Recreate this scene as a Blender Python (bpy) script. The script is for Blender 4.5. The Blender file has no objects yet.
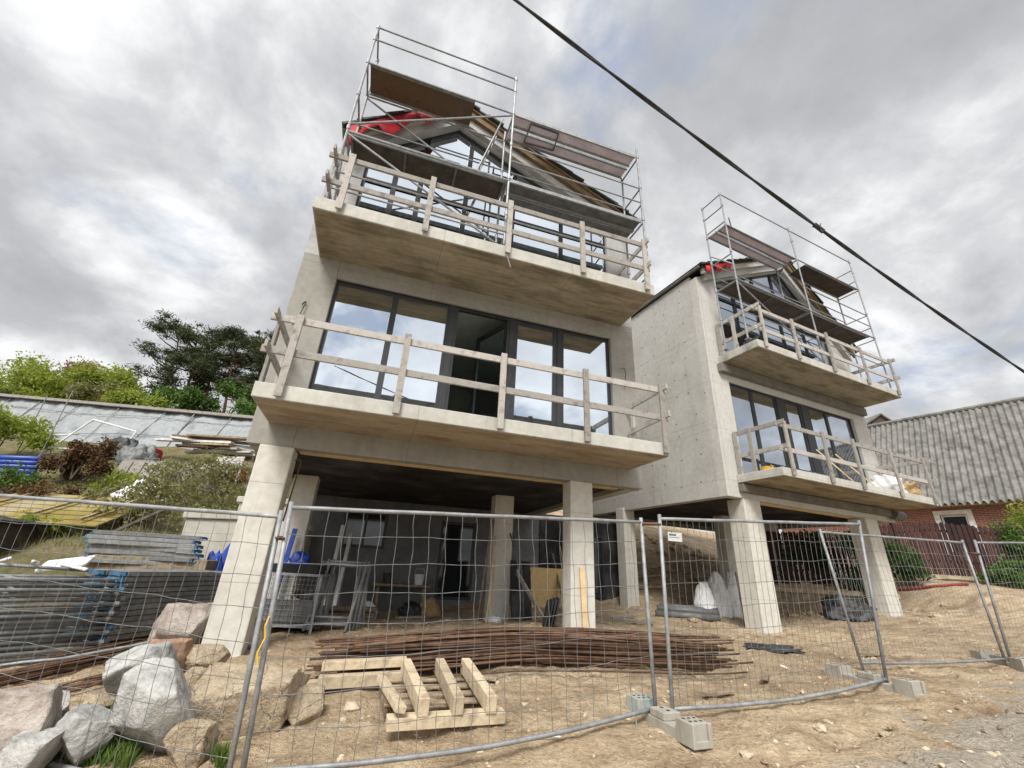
import bpy, bmesh, math, random
import numpy as np
from mathutils import Vector, Matrix, noise as mnoise

random.seed(7)
# ------------------------------------------------------------------ camera model (metres, z up)
FPX, PITCH, ROLL, YAW1, YAW2 = 425.81, 0.4103185, 0.0550126, 0.2932653, 0.4202712
CAM_H = 1.4
HOUSE_A = (1.3519, 8.0921)          # facade origin of the near house
HOUSE_B = (6.2780, 11.0826)         # facade origin of the far house

def house_pt(org, yaw, x, y):
    c, s = math.cos(yaw), math.sin(yaw)
    return org[0] + c*x - s*y, org[1] + s*x + c*y
def A(x, y): return house_pt(HOUSE_A, YAW1, x, y)
def B(x, y): return house_pt(HOUSE_B, YAW2, x, y)

# ------------------------------------------------------------------ terrain: thin plate spline through surveyed spots
_ctrl = [(0,0,-.25),(-4,1.5,-.45),(4,1,-.1),(0,3,-.2),(0,4.4,-.16),(-1.95,4.0,-.24),(-2.6,5.2,-.12),(-4,4.5,-.22),(1.77,5.4,.08),(4.92,6.32,.25),(8.6,8.25,.31),
         (6,3,.1),(11,6,.35),(15,10,.8),(0,6.5,.22),(3.2,7.2,.25),(-7,4.5,-.2),(-10,5,-.1),(-14,5,.2),
         (*A(-5.2,0),.15),(*A(-5.2,-.8),.08),(*A(-2.4,0),.30),(*A(0,0),.45),(*A(1.4,0),.42),(*A(-5,3),.26),(*A(-2.5,3),.31),(*A(-.5,3),.33),(*A(1.4,3),.4),
         (*A(-5,6.5),.3),(*A(-2,6.5),.27),(*A(1.2,6),.5),(*A(4,6.5),.7),
         (*B(0,0),.36),(*B(2.5,0),.5),(*B(5.2,0),.72),(*B(7,0),1.0),(*B(0,3),.5),(*B(3,3),.55),(*B(6,3),1.3),(*B(4.8,3.3),1.15),(*B(1.5,4.6),.9),(*B(3.5,4.6),1.15),(*B(6,5),1.7),(*B(1,6.2),2.0),(*B(3.5,6.4),2.5),(*B(6,7),2.5),(*B(3,9),3.3),
         (13.6,14,1.55),(16.5,14.6,1.6),(20,14,1.7),(14,11.5,1.0),(18,18,2.0),(28,22,2.4),
         (-6,7,.05),(-6.2,9,.5),(-6.0,11,1.2),(-8.5,8,.35),(-8.5,10,1.5),(-10.5,12,2.1),(-8.2,13,2.3),(-13,9,1.2),(-14,13,3.0),(-11.2,14,3.1),(-9.5,15,3.4),(-18,15,4.0),(-13,17,5.0),(-22,17,5.2),
         (-18,22,6.9),(-12,22,6.8),(-26,24,7.2),(-30,12,3.5),(-20,30,8.0),(-8,20,5.2),(-35,32,9.5),(-5,26,6.0),(10,28,4.5),
         (-70,50,12),(70,50,3.5),(0,70,6),(70,-40,0),(-70,-40,-1),(0,-60,-1),(30,0,.6),(-30,-3,0)]
_P = np.array(_ctrl, float)
def _U(r2): return np.where(r2 > 1e-12, .5*r2*np.log(np.maximum(r2, 1e-12)), 0.)
def _fit():
    n = len(_P); d2 = ((_P[:, None, :2]-_P[None, :, :2])**2).sum(-1)
    K = _U(d2) + np.eye(n)*.15
    Q = np.hstack([np.ones((n, 1)), _P[:, :2]])
    M = np.zeros((n+3, n+3)); M[:n, :n] = K; M[:n, n:] = Q; M[n:, :n] = Q.T
    return np.linalg.solve(M, np.concatenate([_P[:, 2], np.zeros(3)]))
_W = _fit()
def terrain_many(XY):
    XY = np.asarray(XY, float); out = np.empty(len(XY))
    for i in range(0, len(XY), 20000):
        S = XY[i:i+20000]
        d2 = ((S[:, None, :]-_P[None, :, :2])**2).sum(-1)
        out[i:i+20000] = _U(d2) @ _W[:-3] + _W[-3] + S @ _W[-2:]
    return out
def T(x, y): return float(terrain_many([(x, y)])[0])
# ------------------------------------------------------------------ end of terrain

# ------------------------------------------------------------------ helpers
COL = bpy.context.scene.collection
class MB:
    """collects simple solids and links them as ONE mesh object"""
    def __init__(s): s.v = []; s.f = []
    def add(s, vs, fs):
        n = len(s.v); s.v += [tuple(p) for p in vs]; s.f += [tuple(i+n for i in q) for q in fs]
    def box(s, c, d, R=None):
        hx, hy, hz = d[0]/2, d[1]/2, d[2]/2
        vs = [Vector((x, y, z)) for x in (-hx, hx) for y in (-hy, hy) for z in (-hz, hz)]
        if R is not None: vs = [R @ p for p in vs]
        c = Vector(c)
        s.add([p+c for p in vs], [(0,1,3,2),(4,6,7,5),(0,4,5,1),(2,3,7,6),(0,2,6,4),(1,5,7,3)]); return s
    def bb(s, x0, x1, y0, y1, z0, z1):
        return s.box(((x0+x1)/2,(y0+y1)/2,(z0+z1)/2), (x1-x0, y1-y0, z1-z0))
    def bar(s, p, q, w, h, up=(0,0,1)):
        """rectangular bar from p to q, w across, h along up"""
        p, q = Vector(p), Vector(q); d = q-p; L = d.length; d.normalize()
        u = Vector(up); side = d.cross(u)
        if side.length < 1e-4: side = d.cross(Vector((0,1,0)))
        side.normalize(); u = side.cross(d)
        R = Matrix((side, d, u)).transposed()
        return s.box((p+q)/2, (w, L, h), R)
    def tube(s, p, q, r, n=8): return s.path([p, q], r, n)
    def path(s, pts, r, n=8, closed=False):
        pts = [Vector(p) for p in pts]; m = len(pts); rings = []
        ref = None; base = len(s.v)
        for i, p in enumerate(pts):
            a = pts[max(i-1, 0)]; b = pts[min(i+1, m-1)]; d = (b-a).normalized()
            if ref is None:
                ref = Vector((0,0,1)) if abs(d.z) < .9 else Vector((1,0,0))
            side = d.cross(ref).normalized(); up = side.cross(d); ref = up
            rr = r[i] if isinstance(r, (list, tuple)) else r
            for k in range(n):
                t = 2*math.pi*k/n
                s.v.append(tuple(p + side*math.cos(t)*rr + up*math.sin(t)*rr))
        for i in range(m-1):
            for k in range(n):
                a = base+i*n+k; b = base+i*n+(k+1) % n
                s.f.append((a, b, b+n, a+n))
        s.f.append(tuple(base+k for k in reversed(range(n)))); s.f.append(tuple(base+(m-1)*n+k for k in range(n)))
        return s
    def prism(s, poly, axis, a, b):
        """extrude a 2-D polygon; axis 'y': poly is (x,z), 'x': (y,z), 'z': (x,y)"""
        def P(u, w, t): return {'y': (u, t, w), 'x': (t, u, w), 'z': (u, w, t)}[axis]
        n = len(poly)
        vs = [P(u, w, a) for u, w in poly]+[P(u, w, b) for u, w in poly]
        fs = [tuple(range(n)), tuple(reversed(range(n, 2*n)))]+[(i, i+n, (i+1) % n+n, (i+1) % n) for i in range(n)]
        s.add(vs, fs); return s
    def build(s, name, mat, parent=None, smooth=False, bevel=0, recalc=True):
        me = bpy.data.meshes.new(name); me.from_pydata(s.v, [], s.f)
        if recalc:
            bm = bmesh.new(); bm.from_mesh(me); bmesh.ops.recalc_face_normals(bm, faces=bm.faces); bm.to_mesh(me); bm.free()
        me.materials.append(mat)
        if smooth: me.shade_smooth()
        o = bpy.data.objects.new(name, me); COL.objects.link(o)
        if parent is not None: o.parent = parent
        if bevel:
            b = o.modifiers.new('edge', 'BEVEL'); b.width = bevel; b.segments = 2; b.limit_method = 'ANGLE'; b.angle_limit = .6
        return o
def tag(o, label=None, cat=None, group=None, kind=None):
    if label: o['label'] = label
    if cat: o['category'] = cat
    if group: o['group'] = group
    if kind: o['kind'] = kind
    return o
def thing(name, label, cat, loc=(0,0,0), rz=0., group=None):
    o = bpy.data.objects.new(name, None); COL.objects.link(o); o.empty_display_size = .2
    o.location = loc; o.rotation_euler = (0, 0, rz)
    if label: o['kind'] = 'thing'
    return tag(o, label, cat, group)
def clone(o, parent=None):
    c = o.copy(); COL.objects.link(c)
    if parent is not None: c.parent = parent
    for ch in list(o.children): clone(ch, c)
    return c
def rot(ax, ang): return Matrix.Rotation(ang, 3, ax)
ORD = ['topmost','second from the top','third from the top','fourth from the top','fifth from the top','sixth from the top','seventh from the top','eighth from the top',
       'ninth from the top','tenth from the top','eleventh from the top','twelfth from the top','thirteenth from the top','fourteenth from the top','second from the bottom','lowest']

# ------------------------------------------------------------------ materials
MATS = {}
class NT:
    def __init__(s, name):
        s.m = bpy.data.materials.new(name); s.m.use_nodes = True
        s.t = s.m.node_tree; s.n = s.t.nodes; s.b = s.n['Principled BSDF']; s.out = s.n['Material Output']
    def N(s, typ, **kw):
        nd = s.n.new(typ)
        for k, v in kw.items(): setattr(nd, k, v)
        return nd
    def L(s, a, b): s.t.links.new(a, b)
    def coord(s, scale=(1,1,1), kind='Object'):
        c = s.N('ShaderNodeTexCoord'); mp = s.N('ShaderNodeMapping'); mp.inputs['Scale'].default_value = scale
        s.L(c.outputs[kind], mp.inputs['Vector']); return mp.outputs['Vector']
    def noise(s, vec, scale, detail=5, rough=.6, dist=0.):
        n = s.N('ShaderNodeTexNoise'); n.inputs['Scale'].default_value = scale; n.inputs['Detail'].default_value = detail
        n.inputs['Roughness'].default_value = rough; n.inputs['Distortion'].default_value = dist
        s.L(vec, n.inputs['Vector']); return n.outputs['Fac']
    def ramp(s, fac, stops, interp='LINEAR'):
        r = s.N('ShaderNodeValToRGB'); r.color_ramp.interpolation = interp
        e = r.color_ramp.elements
        while len(e) < len(stops): e.new(.5)
        for el, (p, c) in zip(e, stops):
            el.position = p; el.color = (*c, 1) if len(c) == 3 else c
        s.L(fac, r.inputs['Fac']); return r.outputs['Color']
    def mix(s, fac, a, b, mode='MIX'):
        m = s.N('ShaderNodeMix', data_type='RGBA', blend_type=mode)
        for sock, val in ((m.inputs[0], fac), (m.inputs[6], a), (m.inputs[7], b)):
            if hasattr(val, 'is_linked') or hasattr(val, 'links'): s.L(val, sock)
            elif isinstance(val, (int, float)): sock.default_value = val
            else: sock.default_value = (*val, 1) if len(val) == 3 else val
        return m.outputs[2]
    def math(s, op, a, b=None, clamp=False):
        m = s.N('ShaderNodeMath', operation=op); m.use_clamp = clamp
        for i, v in enumerate((a, b)):
            if v is None: continue
            if isinstance(v, (int, float)): m.inputs[i].default_value = v
            else: s.L(v, m.inputs[i])
        return m.outputs[0]
    def bump(s, h, strength=.3, dist=.02):
        b = s.N('ShaderNodeBump'); b.inputs['Strength'].default_value = strength; b.inputs['Distance'].default_value = dist
        s.L(h, b.inputs['Height']); s.L(b.outputs['Normal'], s.b.inputs['Normal']); return b
    def fin(s, color=None, rough=.8, metal=0., spec=.3):
        if color is not None:
            if isinstance(color, tuple): s.b.inputs['Base Color'].default_value = (*color, 1)
            else: s.L(color, s.b.inputs['Base Color'])
        if isinstance(rough, (int, float)): s.b.inputs['Roughness'].default_value = rough
        else: s.L(rough, s.b.inputs['Roughness'])
        s.b.inputs['Metallic'].default_value = metal; s.b.inputs['Specular IOR Level'].default_value = spec
        MATS[s.m.name] = s.m; return s.m
    def rnd(s):
        return s.N('ShaderNodeObjectInfo').outputs['Random']

def speckle(name, c1, c2, scale=6, rough=.85, metal=0., bump=.25, stretch=(1,1,1), c3=None, per=.0, spec=.25, bd=.01):
    """two or three tone mottled surface with bump; per = brightness change from object to object"""
    t = NT(name); v = t.coord(stretch)
    n = t.noise(v, scale, 7, .62)
    st = [(.36, c1), (.64, c2)] if c3 is None else [(.33, c1), (.5, c2), (.68, c3)]
    col = t.ramp(n, st)
    fine = t.noise(v, scale*7, 4, .6)
    col = t.mix(.35, col, t.ramp(fine, [(.3, (.62,.62,.62)), (.7, (1.25,1.25,1.25))]), 'MULTIPLY')
    if per:
        r = t.math('ADD', t.math('MULTIPLY', t.rnd(), per*2), 1-per)
        cc = t.N('ShaderNodeCombineColor')
        for i in range(3): t.L(r, cc.inputs[i])
        col = t.mix(1., col, cc.outputs[0], 'MULTIPLY')
    t.bump(t.math('ADD', n, t.math('MULTIPLY', fine, .5)), bump, bd)
    return t.fin(col, rough, metal, spec)

def concrete(name, c1, c2, stain=(.17,.15,.12), boards=None, dots=None, stain_amt=.5, bump=.25, slo=.54):
    t = NT(name); v = t.coord()
    n1 = t.noise(v, .9, 6, .65, .3); n2 = t.noise(v, 9, 6, .6)
    vs = t.coord((3.2, 3.2, .35) if not boards else (.8, 2.6, 1)); n3 = t.noise(vs, 1.3, 6, .65)
    col = t.ramp(n1, [(.3, c1), (.7, c2)])
    col = t.mix(.5, col, t.ramp(n2, [(.3, (.78,.77,.75)), (.7, (1.15,1.15,1.15))]), 'MULTIPLY')
    s = t.math('MULTIPLY', t.ramp(n3, [(slo, (0,0,0)), (slo+.16, (1,1,1))]), stain_amt)
    col = t.mix(s, col, stain)
    h = t.math('ADD', n2, t.math('MULTIPLY', n1, .4))
    sx = t.N('ShaderNodeSeparateXYZ'); t.L(v, sx.inputs[0])
    if boards:
        axis, pitch = boards
        a = sx.outputs['XYZ'.index(axis)]
        a = t.math('ADD', a, t.math('MULTIPLY', t.math('SUBTRACT', n1, .5), .012))
        q = t.math('DIVIDE', a, pitch); fr = t.math('FRACT', q)
        edge = t.math('LESS_THAN', fr, .045)
        wn = t.N('ShaderNodeTexWhiteNoise', noise_dimensions='1D'); t.L(t.math('FLOOR', q), wn.inputs['W'])
        tone = t.ramp(wn.outputs['Value'], [(0, (.82,.8,.77)), (1, (1.12,1.1,1.07))])
        col = t.mix(.8, col, tone, 'MULTIPLY')
        col = t.mix(t.math('MULTIPLY', edge, .45), col, (.1,.085,.065))
        gv = t.coord((.6, 14, 14) if axis != 'X' else (14, .6, 14)); grain = t.noise(gv, 2.2, 5, .6)
        col = t.mix(.55, col, t.ramp(grain, [(.32, (.72,.68,.62)), (.68, (1.15,1.13,1.1))]), 'MULTIPLY')
        h = t.math('SUBTRACT', t.math('ADD', h, grain), edge)
    if dots:
        cy, cz, sp = dots
        cx = t.N('ShaderNodeCombineXYZ'); t.L(sx.outputs['XYZ'.index(cy)], cx.inputs[0]); t.L(sx.outputs['XYZ'.index(cz)], cx.inputs[1])
        vo = t.N('ShaderNodeTexVoronoi', voronoi_dimensions='2D', feature='F1'); vo.inputs['Scale'].default_value = 1/sp; vo.inputs['Randomness'].default_value = .42
        t.L(cx.outputs[0], vo.inputs['Vector'])
        dd = t.math('LESS_THAN', vo.outputs['Distance'], .042)
        col = t.mix(t.math('MULTIPLY', dd, .75), col, (.07,.065,.06)); h = t.math('SUBTRACT', h, dd)
        # pour joint and long scratches
        fr = t.math('FRACT', t.math('DIVIDE', sx.outputs[2], 2.7)); j = t.math('LESS_THAN', fr, .006)
        col = t.mix(t.math('MULTIPLY', j, .4), col, (.16,.15,.13))
    # formwork panel joints
    jx = t.math('LESS_THAN', t.math('FRACT', t.math('DIVIDE', t.math('ADD', sx.outputs[0], .71), 2.5)), .005)
    jz = t.math('LESS_THAN', t.math('FRACT', t.math('DIVIDE', t.math('ADD', sx.outputs[2], .33), 1.37)), .007)
    jn = t.math('MAXIMUM', jx, jz)
    col = t.mix(t.math('MULTIPLY', jn, .42), col, (.11,.1,.085)); h = t.math('SUBTRACT', h, t.math('MULTIPLY', jn, .5))
    t.bump(h, bump, .012)
    return t.fin(col, .9, 0, .2)

concrete('concrete_wall', (.25,.24,.215), (.33,.32,.29), stain_amt=.3)
concrete('concrete_pale', (.44,.43,.4), (.52,.51,.48), stain_amt=.22)
concrete('concrete_side', (.38,.372,.345), (.46,.455,.43), dots=('Y','Z',.62), stain_amt=.2)
concrete('concrete_edge', (.37,.362,.325), (.5,.49,.45), stain=(.26,.225,.16), stain_amt=.4, bump=.5)
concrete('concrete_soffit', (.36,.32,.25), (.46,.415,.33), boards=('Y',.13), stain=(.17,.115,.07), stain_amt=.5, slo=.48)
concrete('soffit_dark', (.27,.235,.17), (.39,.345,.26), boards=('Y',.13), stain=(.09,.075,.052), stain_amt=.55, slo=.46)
concrete('concrete_column', (.5,.48,.43), (.6,.58,.53), stain_amt=.25, bump=.4)
concrete('concrete_block', (.38,.36,.31), (.5,.48,.43), stain_amt=.35, bump=.5)
concrete('concrete_foot', (.3,.28,.24), (.42,.4,.35), stain_amt=.5, bump=.6)
speckle('render_coat', (.33,.33,.32), (.42,.42,.41), 2, .9)
speckle('black_board', (.012,.012,.013), (.03,.03,.032), 1.2, .85, c3=(.085,.08,.078))
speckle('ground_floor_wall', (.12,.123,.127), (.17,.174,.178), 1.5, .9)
speckle('wood_grey', (.2,.185,.168), (.35,.328,.3), 7, .85, stretch=(1,1,1), per=.25, bump=.5, c3=(.31,.28,.24))
speckle('wood_new', (.55,.4,.21), (.68,.53,.32), 4, .7, per=.1)
speckle('wood_old', (.2,.15,.1), (.36,.29,.2), 6, .9, per=.25, bump=.5)
speckle('wood_pale', (.38,.3,.2), (.54,.45,.32), 6, .85, per=.2, bump=.5, c3=(.32,.25,.17))
speckle('osb', (.42,.28,.12), (.6,.44,.21), 14, .75, c3=(.5,.35,.16))
speckle('plywood_brown', (.085,.05,.035), (.14,.09,.06), 3, .6, c3=(.1,.085,.05))
speckle('plank_board', (.05,.04,.032), (.09,.075,.06), 3, .75, per=.2)
speckle('beam_dark', (.13,.12,.1), (.2,.185,.16), 3, .8)
speckle('galvanised', (.2,.208,.215), (.32,.328,.335), 9, .55, metal=.3, bump=.08, per=.12, spec=.5)
speckle('galvanised_dark', (.13,.135,.135), (.24,.245,.245), 9, .6, metal=.3, bump=.1, per=.25, spec=.4)
speckle('steel_deck', (.1,.1,.1), (.18,.18,.175), 6, .6, metal=.25, per=.1)
speckle('frame_dark', (.022,.024,.027), (.035,.037,.04), 3, .45, bump=.03, spec=.4)
speckle('rust', (.05,.028,.018), (.12,.068,.042), 8, .85, c3=(.13,.09,.065), per=.35, bump=.4)
speckle('red_dull', (.16,.02,.02), (.24,.035,.03), 4, .7)
speckle('red_membrane', (.34,.014,.022), (.5,.028,.04), 2, .6, bump=.5)
speckle('roof_tile', (.026,.026,.028), (.055,.054,.056), 5, .6, per=.0)
speckle('blue_plastic', (.006,.028,.2), (.014,.06,.36), 4, .4, bump=.6, spec=.5)
speckle('blue_paint', (.03,.1,.19), (.09,.2,.32), 7, .6, per=.3)
speckle('black_plastic', (.015,.016,.018), (.045,.047,.05), 4, .45, bump=.7, spec=.5, bd=.04)
speckle('grey_sack', (.68,.69,.71), (.82,.83,.84), 5, .7, bump=.8, bd=.04)
speckle('white_plastic', (.6,.61,.62), (.78,.78,.78), 4, .5, bump=.6, bd=.03)
speckle('white_paint', (.62,.63,.63), (.78,.78,.77), 4, .6)
speckle('paper_bag', (.33,.22,.1), (.48,.34,.18), 5, .8, bump=.8, bd=.04)
speckle('yellow_plastic', (.6,.36,.03), (.75,.5,.06), 3, .4)
speckle('teal_paint', (.13,.24,.215), (.34,.37,.34), 5, .7, c3=(.36,.35,.32))
speckle('cable_black', (.03,.03,.032), (.06,.06,.062), 20, .6)
speckle('bark_pine', (.09,.05,.034), (.19,.105,.065), 9, .95, bump=.8, bd=.05)
speckle('bark_grey', (.07,.058,.045), (.14,.12,.1), 9, .95)
def rock(name, c1, c2, c3, dirt=(.3,.22,.14)):
    t = NT(name); v = t.coord(); n = t.noise(v, 3.2, 8, .68, .5); f = t.noise(v, 26, 5, .65); g = t.noise(v, 90, 2, .5)
    col = t.ramp(n, [(.3, c1), (.5, c2), (.7, c3)])
    col = t.mix(.6, col, t.ramp(f, [(.3, (.6,.6,.6)), (.5, (1,1,1)), (.7, (1.3,1.3,1.3))]), 'MULTIPLY')
    col = t.mix(.5, col, t.ramp(g, [(.4, (.75,.75,.75)), (.6, (1.2,1.2,1.2))]), 'MULTIPLY')
    dv = t.N('ShaderNodeVectorMath', operation='ADD'); t.L(v, dv.inputs[0]); ns = t.N('ShaderNodeTexNoise'); ns.inputs['Scale'].default_value = 4; t.L(v, ns.inputs['Vector'])
    sc_ = t.N('ShaderNodeVectorMath', operation='SCALE'); sc_.inputs['Scale'].default_value = .35; t.L(ns.outputs['Color'], sc_.inputs[0]); t.L(sc_.outputs[0], dv.inputs[1])
    vo = t.N('ShaderNodeTexVoronoi', feature='DISTANCE_TO_EDGE'); vo.inputs['Scale'].default_value = 3.1; t.L(dv.outputs[0], vo.inputs['Vector'])
    crack = t.math('MULTIPLY', t.math('LESS_THAN', vo.outputs['Distance'], .012), t.math('GREATER_THAN', t.noise(v, 2.3, 3), .5))
    col = t.mix(t.math('MULTIPLY', crack, .6), col, (.07,.06,.05))
    soil = t.ramp(t.noise(v, 2.1, 7, .7, .4), [(.52, (0,0,0)), (.66, (.75,.75,.75))]); col = t.mix(soil, col, dirt)
    lich = t.ramp(t.noise(v, 6.5, 4, .6), [(.64, (0,0,0)), (.7, (.5,.5,.5))]); col = t.mix(lich, col, (.42,.42,.36))
    h = t.math('SUBTRACT', t.math('ADD', t.math('MULTIPLY', n, 1.1), t.math('ADD', t.math('MULTIPLY', f, .5), t.math('MULTIPLY', g, .15))), t.math('MULTIPLY', crack, .6))
    t.bump(h, 1., .05); return t.fin(col, .92, 0, .15)
speckle('rock_grey', (.2,.2,.19), (.37,.37,.35), 5, .9, bump=.9, bd=.04, c3=(.47,.46,.43), per=.1)
speckle('rock_pink', (.22,.18,.155), (.36,.31,.275), 5, .9, bump=.9, bd=.04, c3=(.46,.42,.38), per=.1)
speckle('rock_orange', (.28,.16,.1), (.42,.28,.2), 5, .9, bump=.7, bd=.03)
speckle('rock_sand', (.3,.24,.165), (.52,.43,.31), 4, .9, bump=.9, bd=.04, c3=(.58,.51,.4), per=.08)
speckle('corrugated_cement', (.1,.096,.087), (.175,.17,.158), 2.2, .95, c3=(.24,.235,.215), stretch=(1,1,1), bump=.3)
speckle('fence_maroon', (.03,.014,.012), (.06,.028,.024), 4, .75, per=.45)
speckle('plank_white', (.5,.49,.46), (.68,.67,.63), 6, .8, per=.2)
speckle('film_grey', (.18,.195,.205), (.3,.318,.33), .9, .75, bump=.8, bd=.08, c3=(.24,.255,.265), spec=.15)
speckle('curtain', (.012,.013,.017), (.035,.036,.042), 5, .9)
speckle('sign_white', (.5,.5,.48), (.58,.58,.56), 5, .6)
speckle('ink', (.03,.03,.03), (.05,.05,.05), 5, .8)
speckle('insulation_brown', (.12,.085,.05), (.2,.14,.08), 5, .9)
speckle('room_wall', (.5,.55,.49), (.62,.66,.6), 2, .9)
rock('rock_grey', (.15,.15,.145), (.27,.27,.26), (.36,.36,.345))
rock('rock_pink', (.18,.145,.125), (.29,.25,.22), (.38,.34,.305))
rock('rock_orange', (.25,.14,.085), (.37,.23,.155), (.46,.32,.24))
rock('rock_boulder', (.27,.21,.14), (.42,.34,.24), (.52,.44,.33))
speckle('gravel_mix', (.3,.225,.15), (.52,.43,.31), 1.7, .95, c3=(.42,.34,.25))

def glass_mat():
    t = NT('window_glass'); n, L = t.n, t.L
    gl = t.N('ShaderNodeBsdfGlossy'); gl.inputs['Roughness'].default_value = .004; gl.inputs['Color'].default_value = (.78,.84,.92,1)
    tr = t.N('ShaderNodeBsdfTransparent'); tr.inputs['Color'].default_value = (.55,.62,.6,1)
    mx = t.N('ShaderNodeMixShader')
    lw = t.N('ShaderNodeLayerWeight'); lw.inputs['Blend'].default_value = .35
    f = t.ramp(lw.outputs['Fresnel'], [(0, (.62,.62,.62)), (.5, (.9,.9,.9))])
    v = t.coord(); w = t.noise(v, .7, 2, .5); b = t.N('ShaderNodeBump'); b.inputs['Strength'].default_value = .03; b.inputs['Distance'].default_value = .06
    L(w, b.inputs['Height']); L(b.outputs['Normal'], gl.inputs['Normal'])
    L(f, mx.inputs[0]); L(tr.outputs[0], mx.inputs[1]); L(gl.outputs[0], mx.inputs[2]); L(mx.outputs[0], t.out.inputs['Surface'])
    MATS['window_glass'] = t.m
glass_mat()
def dark_glass():
    t = NT('dark_glass'); t.fin((.012,.016,.018), .06, 0, .6)
dark_glass()
def ground_mat():
    t = NT('ground_dirt'); v = t.coord(); N = t.N
    big = t.noise(v, .35, 5, .6); mid = t.noise(v, 2.2, 7, .65, .4); fine = t.noise(v, 24, 5, .65); pits = t.noise(v, 70, 3, .6)
    sand = t.ramp(mid, [(.28, (.28,.205,.135)), (.45, (.46,.352,.235)), (.6, (.55,.44,.3)), (.75, (.66,.545,.39))])
    brown = t.ramp(mid, [(.3, (.26,.19,.125)), (.7, (.46,.352,.235))])
    col = t.mix(t.ramp(big, [(.46, (0,0,0)), (.66, (.85,.85,.85))]), sand, brown)
    # pale crumbs of stone and lime
    vo = t.N('ShaderNodeTexVoronoi'); vo.inputs['Scale'].default_value = 9; t.L(v, vo.inputs['Vector'])
    crumb = t.math('MULTIPLY', t.math('LESS_THAN', vo.outputs['Distance'], .16), t.math('GREATER_THAN', fine, .52))
    col = t.mix(t.math('MULTIPLY', crumb, .3), col, (.55,.46,.34))
    col = t.mix(.75, col, t.ramp(fine, [(.3, (.72,.7,.67)), (.5, (1.08,1.08,1.08)), (.72, (1.4,1.38,1.35))]), 'MULTIPLY')
    tr = t.N('ShaderNodeMapping'); tr.inputs['Rotation'].default_value = (0,0,-.33); tr.inputs['Scale'].default_value = (.45,5.5,1); tcx = t.N('ShaderNodeTexCoord'); t.L(tcx.outputs['Object'], tr.inputs['Vector'])
    trk = t.noise(tr.outputs['Vector'], 1.4, 6, .65, .3)
    col = t.mix(.75, col, t.ramp(trk, [(.34, (.74,.7,.66)), (.5, (1.08,1.08,1.08)), (.68, (1.28,1.27,1.25))]), 'MULTIPLY')
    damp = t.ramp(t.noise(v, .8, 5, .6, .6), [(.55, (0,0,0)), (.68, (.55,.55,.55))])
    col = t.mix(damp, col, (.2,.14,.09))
    sx = N('ShaderNodeSeparateXYZ'); t.L(v, sx.inputs[0]); X, Y = sx.outputs[0], sx.outputs[1]
    # crushed grey stone of the road edge, towards the right foreground
    road = t.math('SUBTRACT', t.math('MULTIPLY', X, .62), t.math('ADD', t.math('MULTIPLY', Y, 1.0), -2.55))
    road = t.math('ADD', road, t.math('MULTIPLY', t.math('SUBTRACT', mid, .5), 3.0))
    rm = t.ramp(road, [(.0, (0,0,0)), (.35, (.75,.75,.75))])
    grav = t.ramp(fine, [(.3, (.26,.235,.2)), (.55, (.42,.385,.33)), (.75, (.55,.52,.46))])
    col = t.mix(rm, col, grav)
    # weeds on the bank to the left
    hm = t.math('SUBTRACT', t.math('MULTIPLY', X, -1), t.math('ADD', 4.6, t.math('MULTIPLY', t.math('SUBTRACT', 12.5, Y), .55)))
    hm = t.math('ADD', hm, t.math('MULTIPLY', t.math('SUBTRACT', mid, .5), 3.5))
    hm = t.ramp(hm, [(.2, (0,0,0)), (1.0, (.9,.9,.9))])
    weed = t.ramp(t.noise(v, 1.7, 7, .7, .3), [(.3, (.05,.06,.022)), (.45, (.11,.12,.04)), (.56, (.2,.165,.09)), (.7, (.27,.22,.14))])
    weed = t.mix(.6, weed, t.ramp(fine, [(.3, (.5,.5,.5)), (.7, (1.4,1.4,1.4))]), 'MULTIPLY')
    col = t.mix(hm, col, weed)
    h = t.math('ADD', t.math('MULTIPLY', mid, 1.2), t.math('ADD', t.math('MULTIPLY', fine, .9), t.math('MULTIPLY', pits, .4)))
    h = t.math('ADD', h, t.math('MULTIPLY', crumb, .25)); h = t.math('ADD', h, t.math('MULTIPLY', trk, .7))
    t.bump(h, 1., .085)
    return t.fin(col, .97, 0, .1)
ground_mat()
def brick_mat():
    t = NT('brick_red'); v = t.coord((1,1,1)); sx = t.N('ShaderNodeSeparateXYZ'); t.L(v, sx.inputs[0])
    cx = t.N('ShaderNodeCombineXYZ'); t.L(sx.outputs[0], cx.inputs[0]); t.L(sx.outputs[2], cx.inputs[1])
    br = t.N('ShaderNodeTexBrick'); t.L(cx.outputs[0], br.inputs['Vector'])
    br.inputs['Scale'].default_value = 1; br.inputs['Brick Width'].default_value = .26; br.inputs['Row Height'].default_value = .08; br.inputs['Mortar Size'].default_value = .01
    br.inputs['Color1'].default_value = (.2,.062,.042,1); br.inputs['Color2'].default_value = (.26,.095,.065,1); br.inputs['Mortar'].default_value = (.33,.27,.23,1)
    n = t.noise(v, 4, 6, .6); col = t.mix(.5, br.outputs['Color'], t.ramp(n, [(.3, (.7,.7,.7)), (.7, (1.25,1.25,1.25))]), 'MULTIPLY')
    t.bump(br.outputs['Fac'], -.4, .01); t.fin(col, .9, 0, .2)
brick_mat()
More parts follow.
